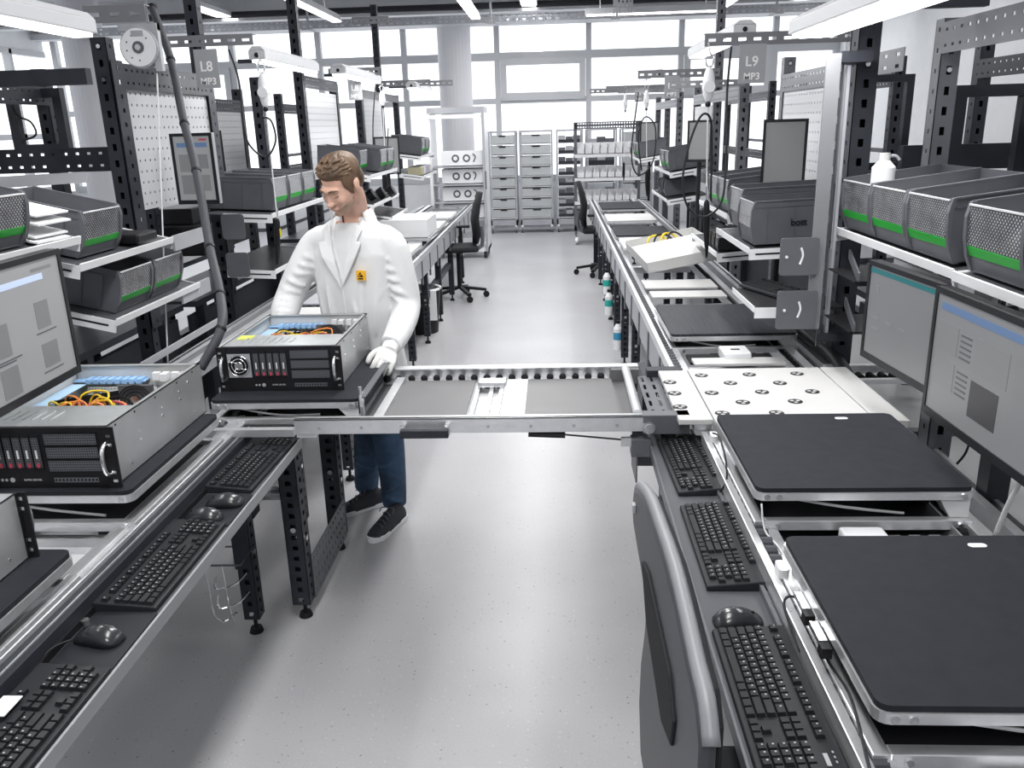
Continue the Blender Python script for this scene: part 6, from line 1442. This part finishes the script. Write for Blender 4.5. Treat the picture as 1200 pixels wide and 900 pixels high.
try: apply_cut(coat, cut2)
except Exception as ex: print('cut failed', ex)
# lapels
for s in (-1, 1):
    P = [(.0, .136, 1.20), (.080 * s, .139, 1.34), (.104 * s, .120, 1.40), (.076 * s, .112, 1.405), (.098 * s, .088, 1.452), (.068 * s, .080, 1.478), (.052 * s, .104, 1.43), (.024 * s, .130, 1.31)]
    a = [fr(x, d + .010, z) for x, d, z in P]; b_ = [fr(x, d - .001, z) for x, d, z in P]; n = len(P)
    MB().add(a + b_, [tuple(range(n)), tuple(range(2 * n - 1, n - 1, -1))] + [(i, n + i, n + (i + 1) % n, (i + 1) % n) for i in range(n)]).build('lapel', COAT, person, .003)
# collar round the neck
rgs = []
for k in range(15):
    a = math.radians(-38 + k * 256 / 14); q = near((CX + .008, CY + .018), math.degrees(a), .078, .072, 1.505)
    o_ = near((CX + .008, CY + .018), math.degrees(a), .112, .100, 1.458)
    i_ = q + Vector((0, 0, .02))
    rgs.append([i_, i_ + Vector((0, 0, .004)), (i_ + o_) / 2 + Vector((0, 0, .022)), o_, o_ - Vector((0, 0, .006)), (i_ + o_) / 2 + Vector((0, 0, .004))])
MB().loft(rgs).build('collar', COAT, person, smooth='all')
MB().tube([fr(.0, .137, 1.21), fr(.004, .136, 1.10), fr(.006, .137, 1.0), fr(.008, .142, .85)], .004, 6, 3).build('front_placket', COAT, person)
# patch
pc = at(430.5, 322, y=3.60); pc = fr(.095, .134, pc.z)
M_ = basis(pc + (fr(.095, .2, pc.z) - pc).normalized() * .0, fr(1, 0, 0) - fr(0, 0, 0), (0, 0, 1))
pt = MB().box((-.020, -.021, -.006), (.020, .021, .006)).build('warning_patch', mat('orange_yellow_patch', (.95, .50, .01), .6), person); pt.matrix_local = M_
MB().add([(-.014, -.006, .0065), (.014, -.006, .0065), (0, .016, .0065), (-.014, -.006, .0075), (.014, -.006, .0075), (0, .016, .0075)], [(3, 4, 5), (0, 1, 4, 3), (1, 2, 5, 4), (2, 0, 3, 5)]).build('warning_triangle', BLACK, pt)
MB().box((-.012, -.016, .0065), (.012, -.011, .0075)).build('patch_text_bar', BLACK, pt)
MB().beam((-.008, -.003, .0085), (.006, .007, .0085), .003, .001).build('patch_slash', mat('orange_yellow_patch', (1, 1, 1)), pt)
# --- gloves (knitted, one per hand)
gb = MB()
def glove(b, w0, dirv, palmn, side, curl):
    hand(b, w0, dirv, palmn, side, curl)
hb2 = MB(); hand(hb2, wl + hdir.normalized() * .004, hdir, Vector((-.45, .25, -.9)), -1, (.15, .45, .55)); hb2.tube([wl + (el - wl) * .10, wl, wl + hdir.normalized() * .03], .03, 14, 3, radii=[.034, .033, .032])
g1 = hb2.build('glove', GLOVE, person); remeshed(g1, .0032, 1)
d_ = g1.modifiers.new('swell', 'DISPLACE'); d_.strength = .0035; d_.mid_level = 0
hb3 = MB(); hand(hb3, wr, Vector((.15, -.35, -.9)), Vector((.1, -1, .1)), 1, (.3, .5, .5)); hb3.tube([wr + (er - wr) * .12, wr, wr + Vector((0, -.01, -.03))], .03, 14, 3, radii=[.034, .033, .032])
g2 = hb3.build('glove', GLOVE, person); remeshed(g2, .0032, 1)
d_ = g2.modifiers.new('swell', 'DISPLACE'); d_.strength = .0035; d_.mid_level = 0
# --- jeans
jb = MB()
jb.loft([ring((CX, CY + .03, .80), .17, .125, YAW), ring((CX, CY + .02, .95), .165, .12, YAW)])
jb.tube([hipL, (hipL + kneeL) / 2, kneeL, (kneeL + ankL) / 2 + Vector((.005, 0, 0)), ankL + Vector((0, .0, -.015))], .08, 18, 4, radii=[.108, .094, .078, .068, .060])
jb.tube([hipR, (hipR + kneeR) / 2, kneeR, (kneeR + ankR) / 2, ankR + Vector((0, .0, .005))], .08, 18, 4, radii=[.108, .092, .078, .068, .060])
for lg in ((kneeL, ankL), (kneeR, ankR)):
    for k in range(6):
        c = lg[0].lerp(lg[1], .05 + .17 * k) + Vector((0, 0, .0)); s = 1 if k % 2 else -1
        jb.tube([c + Vector((-.06 * s, -.045, .02)), c + Vector((0, -.078, 0)), c + Vector((.06 * s, -.045, -.028))], .01, 8, 3, radii=[.003, .0105, .003])
remeshed(jb.build('jeans', JEANS, person), .0075, 3)
# --- shoes
def shoe(F, yaw, label):
    """toe points local -y"""
    M = Matrix.Translation(Vector((F.x, F.y, 0))) @ Matrix.Rotation(yaw, 4, 'Z')
    up = MB(); up.T = M; rg = []
    for y, w_, h, z0 in ((.125, .020, .05, .03), (.115, .032, .080, .025), (.085, .036, .105, .025), (.04, .037, .105, .025), (.0, .039, .092, .025), (-.05, .045, .068, .025), (-.10, .046, .050, .025), (-.135, .036, .038, .025), (-.152, .018, .026, .024)):
        rg.append([(w_ * math.cos(q), y, z0 + max(0, math.sin(q)) ** .7 * (h - z0) if math.sin(q) > 0 else z0 - .004) for q in [2 * math.pi * i / 18 for i in range(18)]])
    o = up.loft(rg).build('shoe', SHOEM, person, smooth='all'); so = MB(); so.T = M; rs = []
    pr = [(.135, .018), (.125, .032), (.09, .038), (.03, .036), (-.03, .041), (-.08, .048), (-.12, .044), (-.148, .028), (-.160, .010)]
    poly = [(w_, y) for y, w_ in pr] + [(-w_, y) for y, w_ in reversed(pr)]
    so.slab(poly, .0, .028).build('sole', WHITE, o, .004); lc = MB(); lc.T = M
    for k in range(4): y = -.005 - .022 * k; z = .098 - .0115 * k; lc.tube([(-.024, y, z - .014), (0, y - .006, z + .001), (.024, y - .012, z - .014)], .0028, 6, 3)
    lc.tube([(0, .012, .108), (-.03, .0, .112), (-.035, -.02, .096)], .0025, 6, 4).tube([(0, .012, .108), (.03, .005, .112), (.04, -.015, .095)], .0025, 6, 4)
    lc.build('lace', STEELM, o)
shoe(at(456, 620, z=0), math.radians(-22), 'a'); shoe(at(426, 597, z=0), math.radians(-55), 'b')
